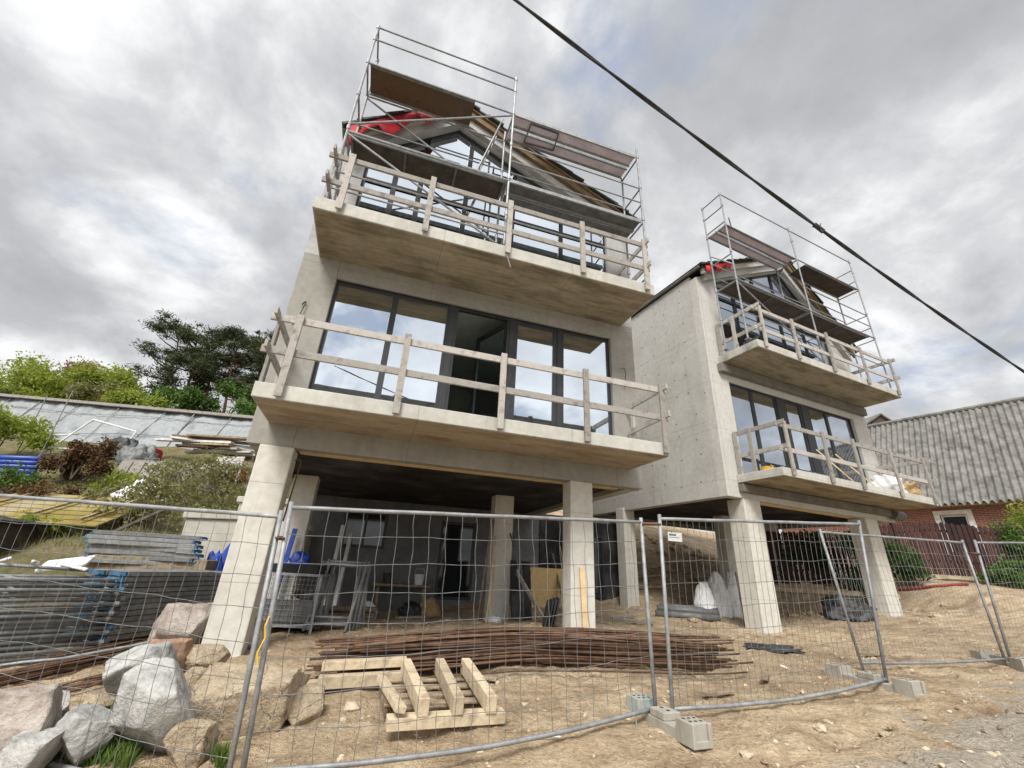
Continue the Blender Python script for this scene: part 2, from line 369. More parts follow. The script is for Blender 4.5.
def leaf(name, c1, c2, c3, trans=.35):
    t = NT(name); v = t.coord(); n = t.noise(v, 1.1, 4, .6); f = t.noise(v, 13, 2, .5)
    col = t.ramp(t.math('ADD', t.math('MULTIPLY', n, .55), t.math('MULTIPLY', f, .45)), [(.34, c1), (.5, c2), (.66, c3)])
    t.fin(col, .6, 0, .25)
    tl = t.N('ShaderNodeBsdfTranslucent'); t.L(col, tl.inputs['Color'])
    mx = t.N('ShaderNodeMixShader'); mx.inputs[0].default_value = trans
    t.L(t.b.outputs[0], mx.inputs[1]); t.L(tl.outputs[0], mx.inputs[2]); t.L(mx.outputs[0], t.out.inputs['Surface'])
leaf('leaf_spring', (.16,.2,.03), (.27,.33,.05), (.4,.44,.09), .5)
leaf('leaf_green', (.04,.085,.015), (.08,.15,.03), (.15,.23,.05))
leaf('leaf_dark', (.03,.06,.015), (.055,.1,.025), (.1,.16,.045))
leaf('needle_pine', (.03,.042,.018), (.055,.072,.03), (.095,.115,.05), .25)
leaf('leaf_russet', (.16,.075,.05), (.24,.12,.08), (.3,.2,.12), .3)
leaf('leaf_brown', (.055,.03,.014), (.11,.06,.026), (.16,.1,.04), .2)
leaf('leaf_weed', (.12,.13,.05), (.21,.21,.08), (.3,.29,.13), .4)
leaf('grass_blade', (.07,.12,.02), (.12,.19,.04), (.2,.26,.07), .4)
def mossy():
    t = NT('mossy_board'); v = t.coord(); n = t.noise(v, 1.1, 6, .6); f = t.noise(v, 9, 5, .6)
    col = t.ramp(n, [(.36, (.3,.26,.18)), (.5, (.24,.185,.05)), (.66, (.17,.13,.03))])
    col = t.mix(.4, col, t.ramp(f, [(.3, (.6,.6,.6)), (.7, (1.3,1.3,1.3))]), 'MULTIPLY'); t.bump(f, .4, .01); t.fin(col, .85)
mossy()
def purple():
    t = NT('deck_purple'); v = t.coord(); vo = t.N('ShaderNodeTexVoronoi'); vo.inputs['Scale'].default_value = 14; t.L(v, vo.inputs['Vector'])
    spot = t.math('LESS_THAN', vo.outputs['Distance'], .16); n = t.noise(v, 2.5, 4)
    col = t.mix(t.math('MULTIPLY', spot, .7), t.ramp(n, [(.35, (.6,.52,.6)), (.65, (.75,.68,.75))]), (.09,.06,.09)); t.fin(col, .55, 0, .4)
purple()

# ------------------------------------------------------------------ sky, sun, camera
SKY_OFF = (.4, .9, 0)
SUN_AZ = math.radians(192)      # compass style, clockwise from +Y: behind the viewer, to the right
SUN_EL = math.radians(48)
def world():
    w = bpy.data.worlds.new('World'); bpy.context.scene.world = w; w.use_nodes = True
    t = w.node_tree; n = t.nodes; L = t.links.new; n.clear()
    def N(tp, **kw):
        d = n.new(tp)
        for k, v in kw.items(): setattr(d, k, v)
        return d
    def mth(op, a, b=None, clamp=False):
        m = N('ShaderNodeMath', operation=op); m.use_clamp = clamp
        for i, v in enumerate((a, b)):
            if v is None: continue
            if isinstance(v, (int, float)): m.inputs[i].default_value = v
            else: L(v, m.inputs[i])
        return m.outputs[0]
    def ramp(f, st):
        r = N('ShaderNodeValToRGB'); e = r.color_ramp.elements
        while len(e) < len(st): e.new(.5)
        for el, (p, c) in zip(e, st): el.position = p; el.color = (*c, 1)
        L(f, r.inputs[0]); return r.outputs[0]
    def mix(f, a, b, mode='MIX'):
        m = N('ShaderNodeMix', data_type='RGBA', blend_type=mode)
        for s, v in ((m.inputs[0], f), (m.inputs[6], a), (m.inputs[7], b)):
            if isinstance(v, (int, float)): s.default_value = v
            elif isinstance(v, tuple): s.default_value = (*v, 1)
            else: L(v, s)
        return m.outputs[2]
    tc = N('ShaderNodeTexCoord'); sx = N('ShaderNodeSeparateXYZ'); L(tc.outputs['Generated'], sx.inputs[0])
    z = mth('ADD', mth('MAXIMUM', sx.outputs[2], .0), .42)
    cx = N('ShaderNodeCombineXYZ'); L(mth('DIVIDE', sx.outputs[0], z), cx.inputs[0]); L(mth('DIVIDE', sx.outputs[1], z), cx.inputs[1])
    mp = N('ShaderNodeMapping'); L(cx.outputs[0], mp.inputs[0]); mp.inputs['Location'].default_value = SKY_OFF
    def noise(sc, det, ro, di=0., src=mp):
        q = N('ShaderNodeTexNoise'); q.inputs['Scale'].default_value = sc; q.inputs['Detail'].default_value = det
        q.inputs['Roughness'].default_value = ro; q.inputs['Distortion'].default_value = di; L(src.outputs[0], q.inputs['Vector']); return q.outputs['Fac']
    big = noise(1.3, 3, .5, .5); bil = noise(3.3, 9, .58, .3); wisp = noise(10, 6, .62, .3)
    f = mth('ADD', mth('ADD', mth('MULTIPLY', big, .48), mth('MULTIPLY', bil, .4)), mth('MULTIPLY', wisp, .12))
    # brighter deck towards the veiled sun and on the right hand half of the view
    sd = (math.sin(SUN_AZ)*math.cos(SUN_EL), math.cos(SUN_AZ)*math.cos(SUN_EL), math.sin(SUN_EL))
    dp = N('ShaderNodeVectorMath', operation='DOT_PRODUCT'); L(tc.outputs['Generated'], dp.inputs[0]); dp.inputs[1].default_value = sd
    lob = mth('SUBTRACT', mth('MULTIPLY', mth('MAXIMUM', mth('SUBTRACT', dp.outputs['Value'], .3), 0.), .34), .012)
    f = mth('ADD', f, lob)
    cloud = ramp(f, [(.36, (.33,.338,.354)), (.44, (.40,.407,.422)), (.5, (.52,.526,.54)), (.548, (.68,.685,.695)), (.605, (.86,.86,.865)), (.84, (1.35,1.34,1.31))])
    sky = N('ShaderNodeTexSky', sky_type='NISHITA', sun_disc=False); sky.sun_elevation = SUN_EL; sky.sun_rotation = SUN_AZ
    blue = mix(1., sky.outputs[0], (.075,.075,.078), 'MULTIPLY')
    gapn = noise(2.6, 7, .6, .4)
    gap = ramp(gapn, [(.555, (0,0,0)), (.68, (.8,.8,.8))])
    col = mix(gap, cloud, mix(.6, blue, (.44,.5,.62)))
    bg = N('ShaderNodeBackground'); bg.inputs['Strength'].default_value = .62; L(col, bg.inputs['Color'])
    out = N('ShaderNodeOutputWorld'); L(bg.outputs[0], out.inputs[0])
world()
sl = bpy.data.lights.new('sun', 'SUN'); sl.energy = 2.0; sl.angle = math.radians(20); sl.color = (1,.97,.92)
so = bpy.data.objects.new('sun', sl); COL.objects.link(so)
_d = Vector((math.sin(SUN_AZ)*math.cos(SUN_EL), math.cos(SUN_AZ)*math.cos(SUN_EL), math.sin(SUN_EL)))
so.rotation_euler = _d.to_track_quat('Z', 'Y').to_euler(); so.location = _d*60
cam = bpy.data.cameras.new('camera'); cam.sensor_fit = 'HORIZONTAL'; cam.sensor_width = 36; cam.lens = FPX*36/1024; cam.clip_start = .05; cam.clip_end = 2000
co = bpy.data.objects.new('camera', cam); COL.objects.link(co)
fw = Vector((0, math.cos(PITCH), math.sin(PITCH))); rt0 = Vector((1,0,0)); up0 = rt0.cross(fw)
rt = rt0*math.cos(ROLL)+up0*math.sin(ROLL); up = up0*math.cos(ROLL)-rt0*math.sin(ROLL)
M = Matrix((rt, up, -fw)).transposed().to_4x4(); M.translation = (0,0,CAM_H); co.matrix_world = M
sc = bpy.context.scene; sc.camera = co
sc.view_settings.view_transform = 'Standard'; sc.view_settings.look = 'None'; sc.view_settings.exposure = 1.15; sc.view_settings.gamma = 1
sc.cycles.max_bounces = 8; sc.cycles.transparent_max_bounces = 24; sc.cycles.use_denoising = True

# ------------------------------------------------------------------ ground
def ground():
    # graded grid: fine around the building site, coarse to the horizon
    def axis(lo, hi, step, far):
        a = list(np.arange(lo, hi+1e-6, step)); s = step; v = hi
        while v < far: s *= 1.22; v += s; a.append(v)
        s = step; v = lo; pre = []
        while v > -far: s *= 1.22; v -= s; pre.append(v)
        return np.array(pre[::-1]+a)
    xs = axis(-8, 12, .055, 900); ys = axis(2.6, 13, .05, 900)
    Xg, Yg = np.meshgrid(xs, ys); XY = np.stack([Xg.ravel(), Yg.ravel()], 1)
    q = XY.copy(); rad = np.hypot(q[:, 0], q[:, 1]); s = np.minimum(1, 85/np.maximum(rad, 1e-6)); q *= s[:, None]
    Z = terrain_many(q); Z = np.clip(Z, -4, 14)
    Z = Z - .012*np.maximum(rad-85, 0)*0
    near = (np.abs(XY[:, 0]) < 18) & (XY[:, 1] > 1) & (XY[:, 1] < 24)
    for i in np.nonzero(near)[0]:
        x, y = XY[i]
        Z[i] += .05*mnoise.noise((x*.9, y*.9, 3)) + .032*mnoise.noise((x*2.6, y*2.6, 7)) + .045*abs(mnoise.noise((x*5, y*5, 1)))+.022*mnoise.noise((x*9.3, y*9.3, 2))+.03*max(0, mnoise.noise((x*1.3+y*.5, y*3.4, 9))) - (.05*max(0, 1-abs(((y-.33*x-3.35+.12*math.sin(x*1.1))%.85)-.42)/.16) if -1 < y-.33*x-3.0 < 1.1 and x > -1 else 0)+(.16*abs(mnoise.noise((x*1.6, y*1.6, 4))) if y > 15 else 0)
    V = np.column_stack([XY, Z]); nx, ny = len(xs), len(ys)
    idx = np.arange(nx*ny).reshape(ny, nx)
    F = np.stack([idx[:-1,:-1], idx[:-1,1:], idx[1:,1:], idx[1:,:-1]], -1).reshape(-1, 4)
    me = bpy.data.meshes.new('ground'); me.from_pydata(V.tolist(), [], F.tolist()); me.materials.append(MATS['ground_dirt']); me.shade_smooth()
    o = bpy.data.objects.new('ground', me); COL.objects.link(o); tag(o, kind='structure')
ground()

# ------------------------------------------------------------------ the two concrete houses
def tiled_slope(mb, e, a, y0, y1, th=.06, course=.34, lap=.022):
    """stepped courses of flat tiles from eave point e to ridge point a (x,z), laid along y"""
    ex, ez = e; ax, az = a; L = math.hypot(ax-ex, az-ez); n = max(3, int(L/course)); nx, nz = -(az-ez)/L, (ax-ex)/L
    if nz < 0: nx, nz = -nx, -nz
    for i in range(n):
        t0, t1 = i/n-.05/L, (i+1)/n+.03/L
        o0, o1 = .012+lap, .012
        p0 = (ex+(ax-ex)*t0+nx*o0, ez+(az-ez)*t0+nz*o0); p1 = (ex+(ax-ex)*t1+nx*o1, ez+(az-ez)*t1+nz*o1)
        yy = y0 + random.uniform(-.035, .035)
        mb.prism([p0, p1, (p1[0]+nx*th*.6, p1[1]+nz*th*.6), (p0[0]+nx*th, p0[1]+nz*th)], 'y', yy, y1)

def house(name, label, org, yaw, P):
    h = thing(name, label, 'house', (org[0], org[1], 0), yaw, None)
    M_ = MATS; x0, x1 = P['x0'], P['x1']; D = P['depth']; zb = P['zb']; s1, s1t, s2, s2t = P['slabs']
    ax, az = P['apex']; sl_, sr_ = P['slopes']
    top = lambda x: (az - sl_*(ax-x) if x < ax else az - sr_*(x-ax))
    off = .24                         # wall top below the tile line
    zl, zr, za = top(x0)-off, top(x1)-off, az-off
    wl, wr = top(x0)-.075, top(x1)-.075
    wx0, wx1, wz0, wz1 = P['win1']; gx0, gx1 = P['win2']; th = .25
    gof = P['goff']
    # front wall as strips round the two openings (level one band, gable glazing)
    w = MB()
    w.bb(x0, wx0, 0, th, zb, s2); w.bb(wx1, x1, 0, th, zb, s2); w.bb(wx0, wx1, 0, th, wz1, s2); w.bb(wx0, wx1, 0, th, zb, wz0)
    w.build('facade', M_['concrete_wall' if P is PA else 'concrete_pale'], h, bevel=.01)
    g = MB()
    g.prism([(x0, s2+.002), (gx0, s2+.002), (gx0, top(gx0)-gof), (ax, az-gof), (ax, za), (x0, zl)], 'y', 0, th)
    g.prism([(x1, s2+.002), (x1, zr), (ax, za), (ax, az-gof), (gx1, top(gx1)-gof), (gx1, s2+.002)], 'y', 0, th)
    g.build('gable', M_[P['gmat']], h)
    lw = MB(); lw.prism([(th+.002, zb), (D-th, zb), (D-th, wl), (th+.002, wl)], 'x', x0, x0+th); lw.build('side_wall', M_['concrete_side'], h, bevel=.012)
    rw = MB(); rw.prism([(th+.002, zb), (D-th, zb), (D-th, wr), (th+.002, wr)], 'x', x1-th, x1); rw.build('side_wall', M_['concrete_side'], h, bevel=.012)
    bw = MB(); bw.prism([(x0, zb), (x1, zb), (x1, zr), (ax, za), (x0, zl)], 'y', D-th+.002, D); bw.build('rear_wall', M_['concrete_wall'], h)
    # floors
    for a, b in ((zb+.16, s1t-.012), (s2, s2t-.01)):
        m = MB(); m.bb(x0+th+.002, x1-th-.002, th+.002, D-th-.002, a, b); m.build('floor_slab', M_['room_wall'], h)
    so_ = MB(); so_.bb(x0+th+.01, x1-th-.01, th+.15, D-.5, zb+.1, zb+.155); so_.build('soffit_board', M_['black_board'], h)
    ba = MB(); ba.bb(P['strip'][0], P['strip'][1], th-.04, th+.14, zb-.012, zb+.12); ba.build('edge_batten', M_['wood_new'], h)
    pt = MB()
    for px in (P['part1'], P['part2']): pt.bb(px, px+.12, 2.2, D-th-.01, s1t, s2-.01)
    pt.bb(x0+th+.01, x1-th-.01, D*.62, D*.62+.1, s1t, s2-.01); pt.bb(x0+th+.01, x1-th-.01, D*.62, D*.62+.1, s2t, zl-.2)
    pt.build('partition', M_['room_wall'], h)
    # balconies
    for (bx0, bx1, bz0, bz1, dep) in P['balc']:
        b = MB(); b.bb(bx0, bx1, -dep, -.003, bz0+.012, bz1); o = b.build('balcony', M_['concrete_edge'], h, bevel=.012)
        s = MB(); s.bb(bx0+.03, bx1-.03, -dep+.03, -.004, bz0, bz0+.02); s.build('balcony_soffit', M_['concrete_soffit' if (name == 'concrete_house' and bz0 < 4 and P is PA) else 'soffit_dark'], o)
    for (bx0, bx1, bz0, bz1) in P.get('lintels', []):
        b = MB(); b.bb(bx0, bx1, -.16, -.003, bz0, bz1); b.build('lintel_beam', M_['beam_dark'], h, bevel=.01)
    # columns: feet go a little into the soil
    for (cx, cy, wx, wy, zf) in P['cols']:
        c = MB(); c.bb(cx-wx/2, cx+wx/2, cy, cy+wy, zf-.35, zb+.0 if cy < .2 else zb+.09); c.build('column', M_['concrete_column'], h, bevel=.02)
    # roof
    y0 = -.34
    for (e, ang) in (((x0-P['eo'][0], top(x0-P['eo'][0])), 0), ((x1+P['eo'][1], top(x1+P['eo'][1])), 1)):
        r = MB(); tiled_slope(r, e, (ax, az), y0, D+.2); ro = r.build('roof_slope', M_['roof_tile'], h)
        dx, dz = ax-e[0], az-e[1]; L = math.hypot(dx, dz); nx, nz = -dz/L, dx/L
        if nz < 0: nx, nz = -nx, -nz
        dk = MB(); dk.prism([(e[0], e[1]), (ax, az), (ax, az-.045/abs(nz)), (e[0], e[1]-.045/abs(nz))], 'y', y0+.05, D+.15); dk.build('roof_decking', M_['insulation_brown' if ang == P['brown_side'] else 'roof_tile'], ro)
        vb = MB(); o1, o2 = .05/abs(nz), .22/abs(nz)
        vb.prism([(e[0]+dx*.02, e[1]+dz*.02-o1), (ax, az-o1), (ax, az-o2), (e[0]+dx*.02, e[1]+dz*.02-o2)], 'y', y0+.1, y0+.19)
        vb.build('bargeboard', M_['insulation_brown' if (ang == P['brown_side']) else 'concrete_edge'], ro)
        sb = MB(); o1, o2 = .2/abs(nz), .42/abs(nz)
        sb.prism([(e[0]+dx*.06, e[1]+dz*.06-o1), (ax, az-o1), (ax, az-o2), (e[0]+dx*.06, e[1]+dz*.06-o2)], 'y', y0+.2, -.004)
        sb.build('verge_soffit', M_['render_coat'], ro)
        gt = MB(); gt.path([(e[0]-.03*(1 if ang == 0 else -1), y0+.1, e[1]-.0), (e[0]-.03*(1 if ang == 0 else -1), D, e[1]-.0)], .05, 8); gt.build('gutter', M_['beam_dark'], ro)
    # loose red underlay hanging out under the tiles of one verge
    e = (x0-P['eo'][0], top(x0-P['eo'][0])) if P['red'] == 0 else (x1+.16, top(x1+.16)); dx, dz = ax-e[0], az-e[1]
    ra, rb = P['redspan']; n = 26; vs = []; fs = []
    for i in range(n+1):
        t = ra+(rb-ra)*i/n; wv = .03*math.sin(i*1.3)+.02*math.sin(i*2.9)
        dr = P['reddrop']*(1+.45*math.sin(i*.55+1.))*(.5+.5*min(1, (n-i)/4))
        for j, (yo, zo) in enumerate(((y0+.02, -.01), (y0-.02, -dr*.5), (y0-.03+wv, -dr))): vs.append((e[0]+dx*t, yo, e[1]+dz*t+zo))
    for i in range(n):
        for j in range(2): a = i*3+j; fs.append((a, a+3, a+4, a+1))
    m = MB(); m.add(vs, fs); o = m.build('roof_membrane', M_['red_membrane'], h, smooth=True)
    sd = o.modifiers.new('thick', 'SOLIDIFY'); sd.thickness = .004
    # windows of the main floor
    wy = .09
    for (a, b, kind) in P['panes1']:
        fr = MB(); t_ = .055 if kind != 'door' else .085
        fr.bb(a, a+t_, wy, wy+.08, wz0, wz1); fr.bb(b-t_, b, wy, wy+.08, wz0, wz1); fr.bb(a+t_, b-t_, wy, wy+.08, wz1-t_, wz1); fr.bb(a+t_, b-t_, wy, wy+.08, wz0, wz0+t_)
        if kind == 'open':
            f = fr.build('balcony_door_frame', M_['frame_dark'], h)
            lf = thing('balcony_door', None, None, (b-t_, wy+.06, 0), P['swing']); lf.parent = h
            ww = (b-a)-2*t_; d = MB(); q = .085
            d.bb(-ww, -ww+q, 0, .06, wz0+.03, wz1-t_-.02); d.bb(-q, 0, 0, .06, wz0+.03, wz1-t_-.02); d.bb(-ww+q, -q, 0, .06, wz1-t_-.02-q, wz1-t_-.02); d.bb(-ww+q, -q, 0, .06, wz0+.03, wz0+.03+q)
            d.build('door_leaf', M_['frame_dark'], lf); gp = MB(); gp.bb(-ww+q, -q, .025, .035, wz0+.03+q, wz1-t_-.02-q); gp.build('pane', M_['window_glass'], lf)
        else:
            f = fr.build('balcony_door' if kind == 'door' else 'window', M_['frame_dark'], h)
            gp = MB(); gp.bb(a+t_, b-t_, wy+.03, wy+.045, wz0+t_, wz1-t_); gp.build('pane', M_['window_glass'], f)
    for (a, b) in P['posts1']:
        m = MB(); m.bb(a, b, wy-.02, wy+.1, wz0, wz1); m.build('window_post', M_['frame_dark'], h)
    lf = MB(); lf.bb(wx0+.002, wx1-.002, wy-.03, wy+.11, wz1, wz1+.07); lf.bb(wx0-.05, wx0-.001, wy-.03, wy+.11, wz0, wz1+.07); lf.bb(wx1+.001, wx1+.05, wy-.03, wy+.11, wz0, wz1+.07)
    lf.build('window_surround', M_['frame_dark'], h)
    # gable glazing, each bay a window
    gt = lambda x: top(x)-gof
    xs = P['bays2']; tz = P['transom']
    for a, b in zip(xs[:-1], xs[1:]):
        for lo, hi in ((s2t, tz), (tz, None)):
            if hi is None:
                if min(gt(a), gt(b)) < tz+.12: continue
                pts = [(a, lo), (b, lo), (b, gt(b))] + ([(ax, gt(ax))] if a < ax < b else []) + [(a, gt(a))]
            else:
                zz = min(hi, gt(a)), min(hi, gt(b)); pts = [(a, lo), (b, lo), (b, zz[1]), (a, zz[0])]
            cx_ = sum(p[0] for p in pts)/len(pts); cz_ = sum(p[1] for p in pts)/len(pts)
            fr = MB()
            for p, q in zip(pts, pts[1:]+pts[:1]):
                fr.bar((p[0], wy+.04, p[1]), (q[0], wy+.04, q[1]), .08, .11, (cx_-p[0], 0, cz_-p[1]))
            f = fr.build('gable_window', M_['frame_dark'], h)
            k = .95; gp = MB(); gp.prism([(cx_+(u-cx_)*k, cz_+(w_-cz_)*k) for u, w_ in pts], 'y', wy+.03, wy+.045); gp.build('pane', M_['window_glass'], f)
    return h

PA = dict(x0=-5.64, x1=1.42, depth=8.6, zb=2.99, slabs=(3.34, 3.57, 6.68, 6.92), apex=(-3.12, 11.92), slopes=(.86, .47), goff=.52,
    win1=(-4.98, .84, 3.6, 6.28), win2=(-5.0, .86), strip=(-4.9, .98), part1=-3.0, part2=-.9,
    balc=[(-5.42, 1.17, 3.34, 3.575, 1.22), (-5.38, 1.14, 6.66, 6.925, 1.29)],
    cols=[(-5.19, -.02, .5, .42, .14), (.06, -.02, .46, .36, .45), (-5.1, 3., .5, .4, .28), (-.52, 3., .48, .4, .33)],
    brown_side=1, red=0, redspan=(.02, .8), reddrop=.5, eo=(-.14, .16), gmat='render_coat',
    panes1=[(-4.98,-3.86,'fix'), (-3.86,-2.78,'fix'), (-2.66,-1.5,'open'), (-1.4,-.42,'door'), (-.32,.84,'fix')],
    posts1=[(-2.78,-2.66), (-1.5,-1.4), (-.42,-.32)], swing=-1.15,
    bays2=[-5.0,-4.35,-3.8,-2.75,-1.6,-.35,.86], transom=9.0)
house_a = house('concrete_house', 'near grey concrete house on four columns with open balcony door and timber railed balconies', HOUSE_A, YAW1, PA)
PB = dict(x0=-.8, x1=6.62, depth=6.4, zb=3.36, slabs=(3.72, 3.93, 7.15, 7.37), apex=(3.72, 12.5), slopes=(.485, 1.02), goff=.5,
    win1=(-.06, 5.84, 3.95, 6.66), win2=(.0, 5.7), strip=(-.1, 4.8), part1=1.6, part2=3.9,
    balc=[(-.38, 6.46, 3.72, 3.935, 1.25), (-.36, 6.46, 7.14, 7.375, 1.25)], lintels=[(-.46, 6.5, 6.86, 7.12), (-.38, 6.5, 3.5, 3.7)],
    cols=[(.02, -.02, .62, .5, .36), (5.25, -.02, .62, .5, .7), (-.62, 4.0, .45, .4, .5), (2.75, 3.0, .45, .4, .6), (5.4, 3.2, .45, .4, 1.2)],
    brown_side=1, red=0, redspan=(.03, .3), reddrop=.25, eo=(.03, .16), gmat='concrete_pale',
    panes1=[(-.06,.94,'fix'), (.94,2.02,'fix'), (2.38,3.2,'door'), (3.56,4.5,'fix'), (4.5,5.84,'fix')],
    posts1=[(2.02,2.38), (3.2,3.56)], swing=-1.,
    bays2=[.0,.95,2.1,3.2,4.4,5.7], transom=9.7)
house_b = house('concrete_house', 'farther grey concrete house whose bare side wall is dotted with tie marks', HOUSE_B, YAW2, PB)

# bits fixed to the houses
m = MB(); m.path([(-5.42,-.03,5.55),(-5.38,-.03,5.62),(-5.36,-.05,5.6)],.012,6); m.path([(-5.36,-.05,5.6),(-5.4,-.05,5.35),(-5.47,-.04,5.1)],.008,6); m.build('cable_tail', MATS['cable_black'], house_a)
m = MB(); m.path([(1.06,-.02,5.55),(1.12,-.06,5.56),(1.14,-.06,5.4),(1.1,-.05,5.1)],.008,6); m.build('cable_tail', MATS['cable_black'], house_a)
m = MB(); m.path([(-2.06,-1.3,6.8),(-2.05,-1.34,6.66),(-1.97,-1.36,6.4)],.01,6); m.build('cable_tail', MATS['wood_grey'], house_a)
m = MB(); m.path([(6.2,-.16,3.55),(6.72,-.16,3.55)],.14,20); m.build('vent_pipe', MATS['steel_deck'], house_b, bevel=.01)

# ------------------------------------------------------------------ temporary timber guard rails
def guard_rail(label, parent_org, yaw, xs, y, zpost, ztop, rails, left, right, xl, xr, yb, side_extra=.16):
    g = thing('guard_rail', label, 'guard rail', (parent_org[0], parent_org[1], 0), yaw, 'timber guard rails on the balconies'); W = MATS['wood_grey']
    for x in xs:
        m = MB(); j = random.uniform(-.012, .012)
        m.bar((x, y-.03, zpost), (x+j, y-.03, ztop+random.uniform(.0, .05)), .1, .045, (0,1,0)); m.build('post', W, g, bevel=.004)
    for z in rails:
        m = MB(); m.bar((xl, y+.018, z+random.uniform(-.02,.02)), (xr, y+.018, z+random.uniform(-.02,.02)), .04, .11); m.build('rail', W, g, bevel=.004)
    for side, x in ((left, xl+.09), (right, xr-.09)):
        if not side: continue
        for z in rails:
            m = MB(); m.bar((x, y-side_extra, z+.03), (x, yb, z+.03), .04, .11); m.build('side_rail', W, g, bevel=.004)
        for yy in side:
            m = MB(); m.bar((x-.04*(1 if side is left else -1), yy, zpost+.02), (x-.04*(1 if side is left else -1), yy, ztop), .1, .045, (1,0,0)); m.build('post', W, g, bevel=.004)
    return g
guard_rail('weathered timber guard rail round the lower balcony of the near house', HOUSE_A, YAW1, [-5.09,-3.53,-1.95,-.45,1.07], -1.245, 3.38, 4.66, (4.05,4.58), (-.95,-.2), (-.2,), -5.47, 1.2, -.06)
guard_rail('weathered timber guard rail round the upper balcony of the near house', HOUSE_A, YAW1, [-4.98,-3.56,-2.04,-.5,.94], -1.315, 6.72, 7.97, (7.29,7.9), (-.95,-.2), (-.25,), -5.36, 1.06, -.06)
guard_rail('weathered timber guard rail round the lower balcony of the farther house', HOUSE_B, YAW2, [-.06,1.42,2.75,4.5,6.25], -1.275, 3.76, 5.08, (4.4,5.0), (-.5,-.08), (-.15,), -.36, 6.44, -.03)
guard_rail('weathered timber guard rail round the upper balcony of the farther house', HOUSE_B, YAW2, [-.08,1.3,2.9,4.6,6.25], -1.275, 7.18, 8.45, (7.75,8.38), (-.6,-.1), (-.15,), -.36, 6.4, -.03)

# ------------------------------------------------------------------ scaffolds standing on the upper balconies
def scaffold(label, org, yaw, S):
    s = thing('scaffold', label, 'scaffold', (org[0], org[1], S['base']), yaw, 'scaffolds on the upper balconies'); G = MATS['galvanised']; b = S['base']; yf, yr = -1.1, -.4; R = .0242
    for x, tf, tr, bars in S['frames']:
        m = MB(); m.tube((x,yf,0), (x,yf,tf-b), R); m.tube((x,yr,0), (x,yr,tr-b), R)
        for z in bars: m.tube((x,yf,z-b), (x,yr,z-b), .02)
        for yy, tt in ((yf, tf), (yr, tr)):
            for z in S['cups']:
                if z < tt: m.tube((x,yy,z-b-.05), (x,yy,z-b+.05), .036)
            m.box((x,yy,.01), (.12,.12,.02))
        m.build('frame', G, s, smooth=False)
    for (p, q, r) in S['rails']:
        m = MB(); m.tube((p[0],p[1],p[2]-b), (q[0],q[1],q[2]-b), r); m.build('ledger', G, s)
    for (p, q) in S['braces']:
        m = MB(); m.tube((p[0],p[1],p[2]-b), (q[0],q[1],q[2]-b), .021); m.build('brace', G, s)
    for (xa, xb, ya, yb, z, mat, ribs) in S['decks']:
        m = MB(); m.bb(xa, xb, ya, yb, z-b, z-b+.03); o = m.build('deck', MATS[mat], s)
        f = MB()
        for yy in (ya, yb): f.bb(xa, xb, yy-.018, yy+.018, z-b-.045, z-b+.04)
        f.build('deck_rail', G, o)
        if ribs:
            n = ribs
            for i in range(n+1): f = MB(); xx = xa+.03+(xb-xa-.06)*i/n; f.bb(xx-.02, xx+.02, ya+.02, yb-.02, z-b-.035, z-b-.001); f.build('deck_rib', MATS['steel_deck'], o)
    return s
fa = [7.35,8.8,9.4,9.9,10.9,11.7,12.15]
S_A = dict(base=6.93, cups=[7.9,8.9,9.9,10.92,11.72,12.14],
    frames=[(-5.25,12.2,12.2,[8.8,9.9,10.86,12.15,7.3]), (-2.06,12.2,11.2,[8.8,10.86,7.3]), (1.17,11.22,11.15,[8.8,9.35,9.85,10.86,7.3])],
    rails=[((-5.25,-1.1,12.15),(-2.06,-1.1,12.15),.019), ((-5.25,-1.1,11.72),(-2.06,-1.1,11.72),.019), ((-5.25,-1.1,10.9),(-2.06,-1.1,10.9),.022),
           ((-5.25,-1.1,8.8),(-2.06,-1.1,8.8),.03), ((-2.06,-1.1,9.85),(1.17,-1.1,9.85),.017), ((-2.06,-1.1,9.4),(1.17,-1.1,9.4),.017),
           ((-5.25,-.4,10.86),(-2.06,-.4,10.86),.02), ((-5.25,-.4,9.9),(1.17,-.4,9.9),.018), ((-5.25,-.4,9.45),(-2.06,-.4,9.45),.018),
           ((-5.25,-1.1,7.75),(1.17,-1.1,7.75),.017), ((-5.25,-1.1,7.35),(-2.06,-1.1,7.35),.017)],
    braces=[((-5.25,-1.1,9.0),(-2.06,-1.1,10.85)), ((-5.25,-1.1,8.75),(-2.06,-1.1,7.0)), ((-5.25,-.4,10.8),(-2.06,-.4,8.9)), ((-5.25,-1.1,8.7),(-5.25,-.4,7.0))],
    decks=[(-5.2,-2.95,-1.06,-.44,10.93,'plywood_brown',0), (-2.02,1.13,-1.07,-.8,10.95,'deck_purple',0), (-2.02,1.13,-.7,-.43,10.95,'deck_purple',0),
           (-5.2,-2.1,-1.04,-.44,8.83,'plank_board',3), (-2.02,1.13,-1.07,-.78,8.85,'steel_deck',0), (-2.02,1.13,-.72,-.43,8.85,'steel_deck',0)])
sca = scaffold('steel frame scaffold with brown and purple decks on the near house', HOUSE_A, YAW1, S_A)
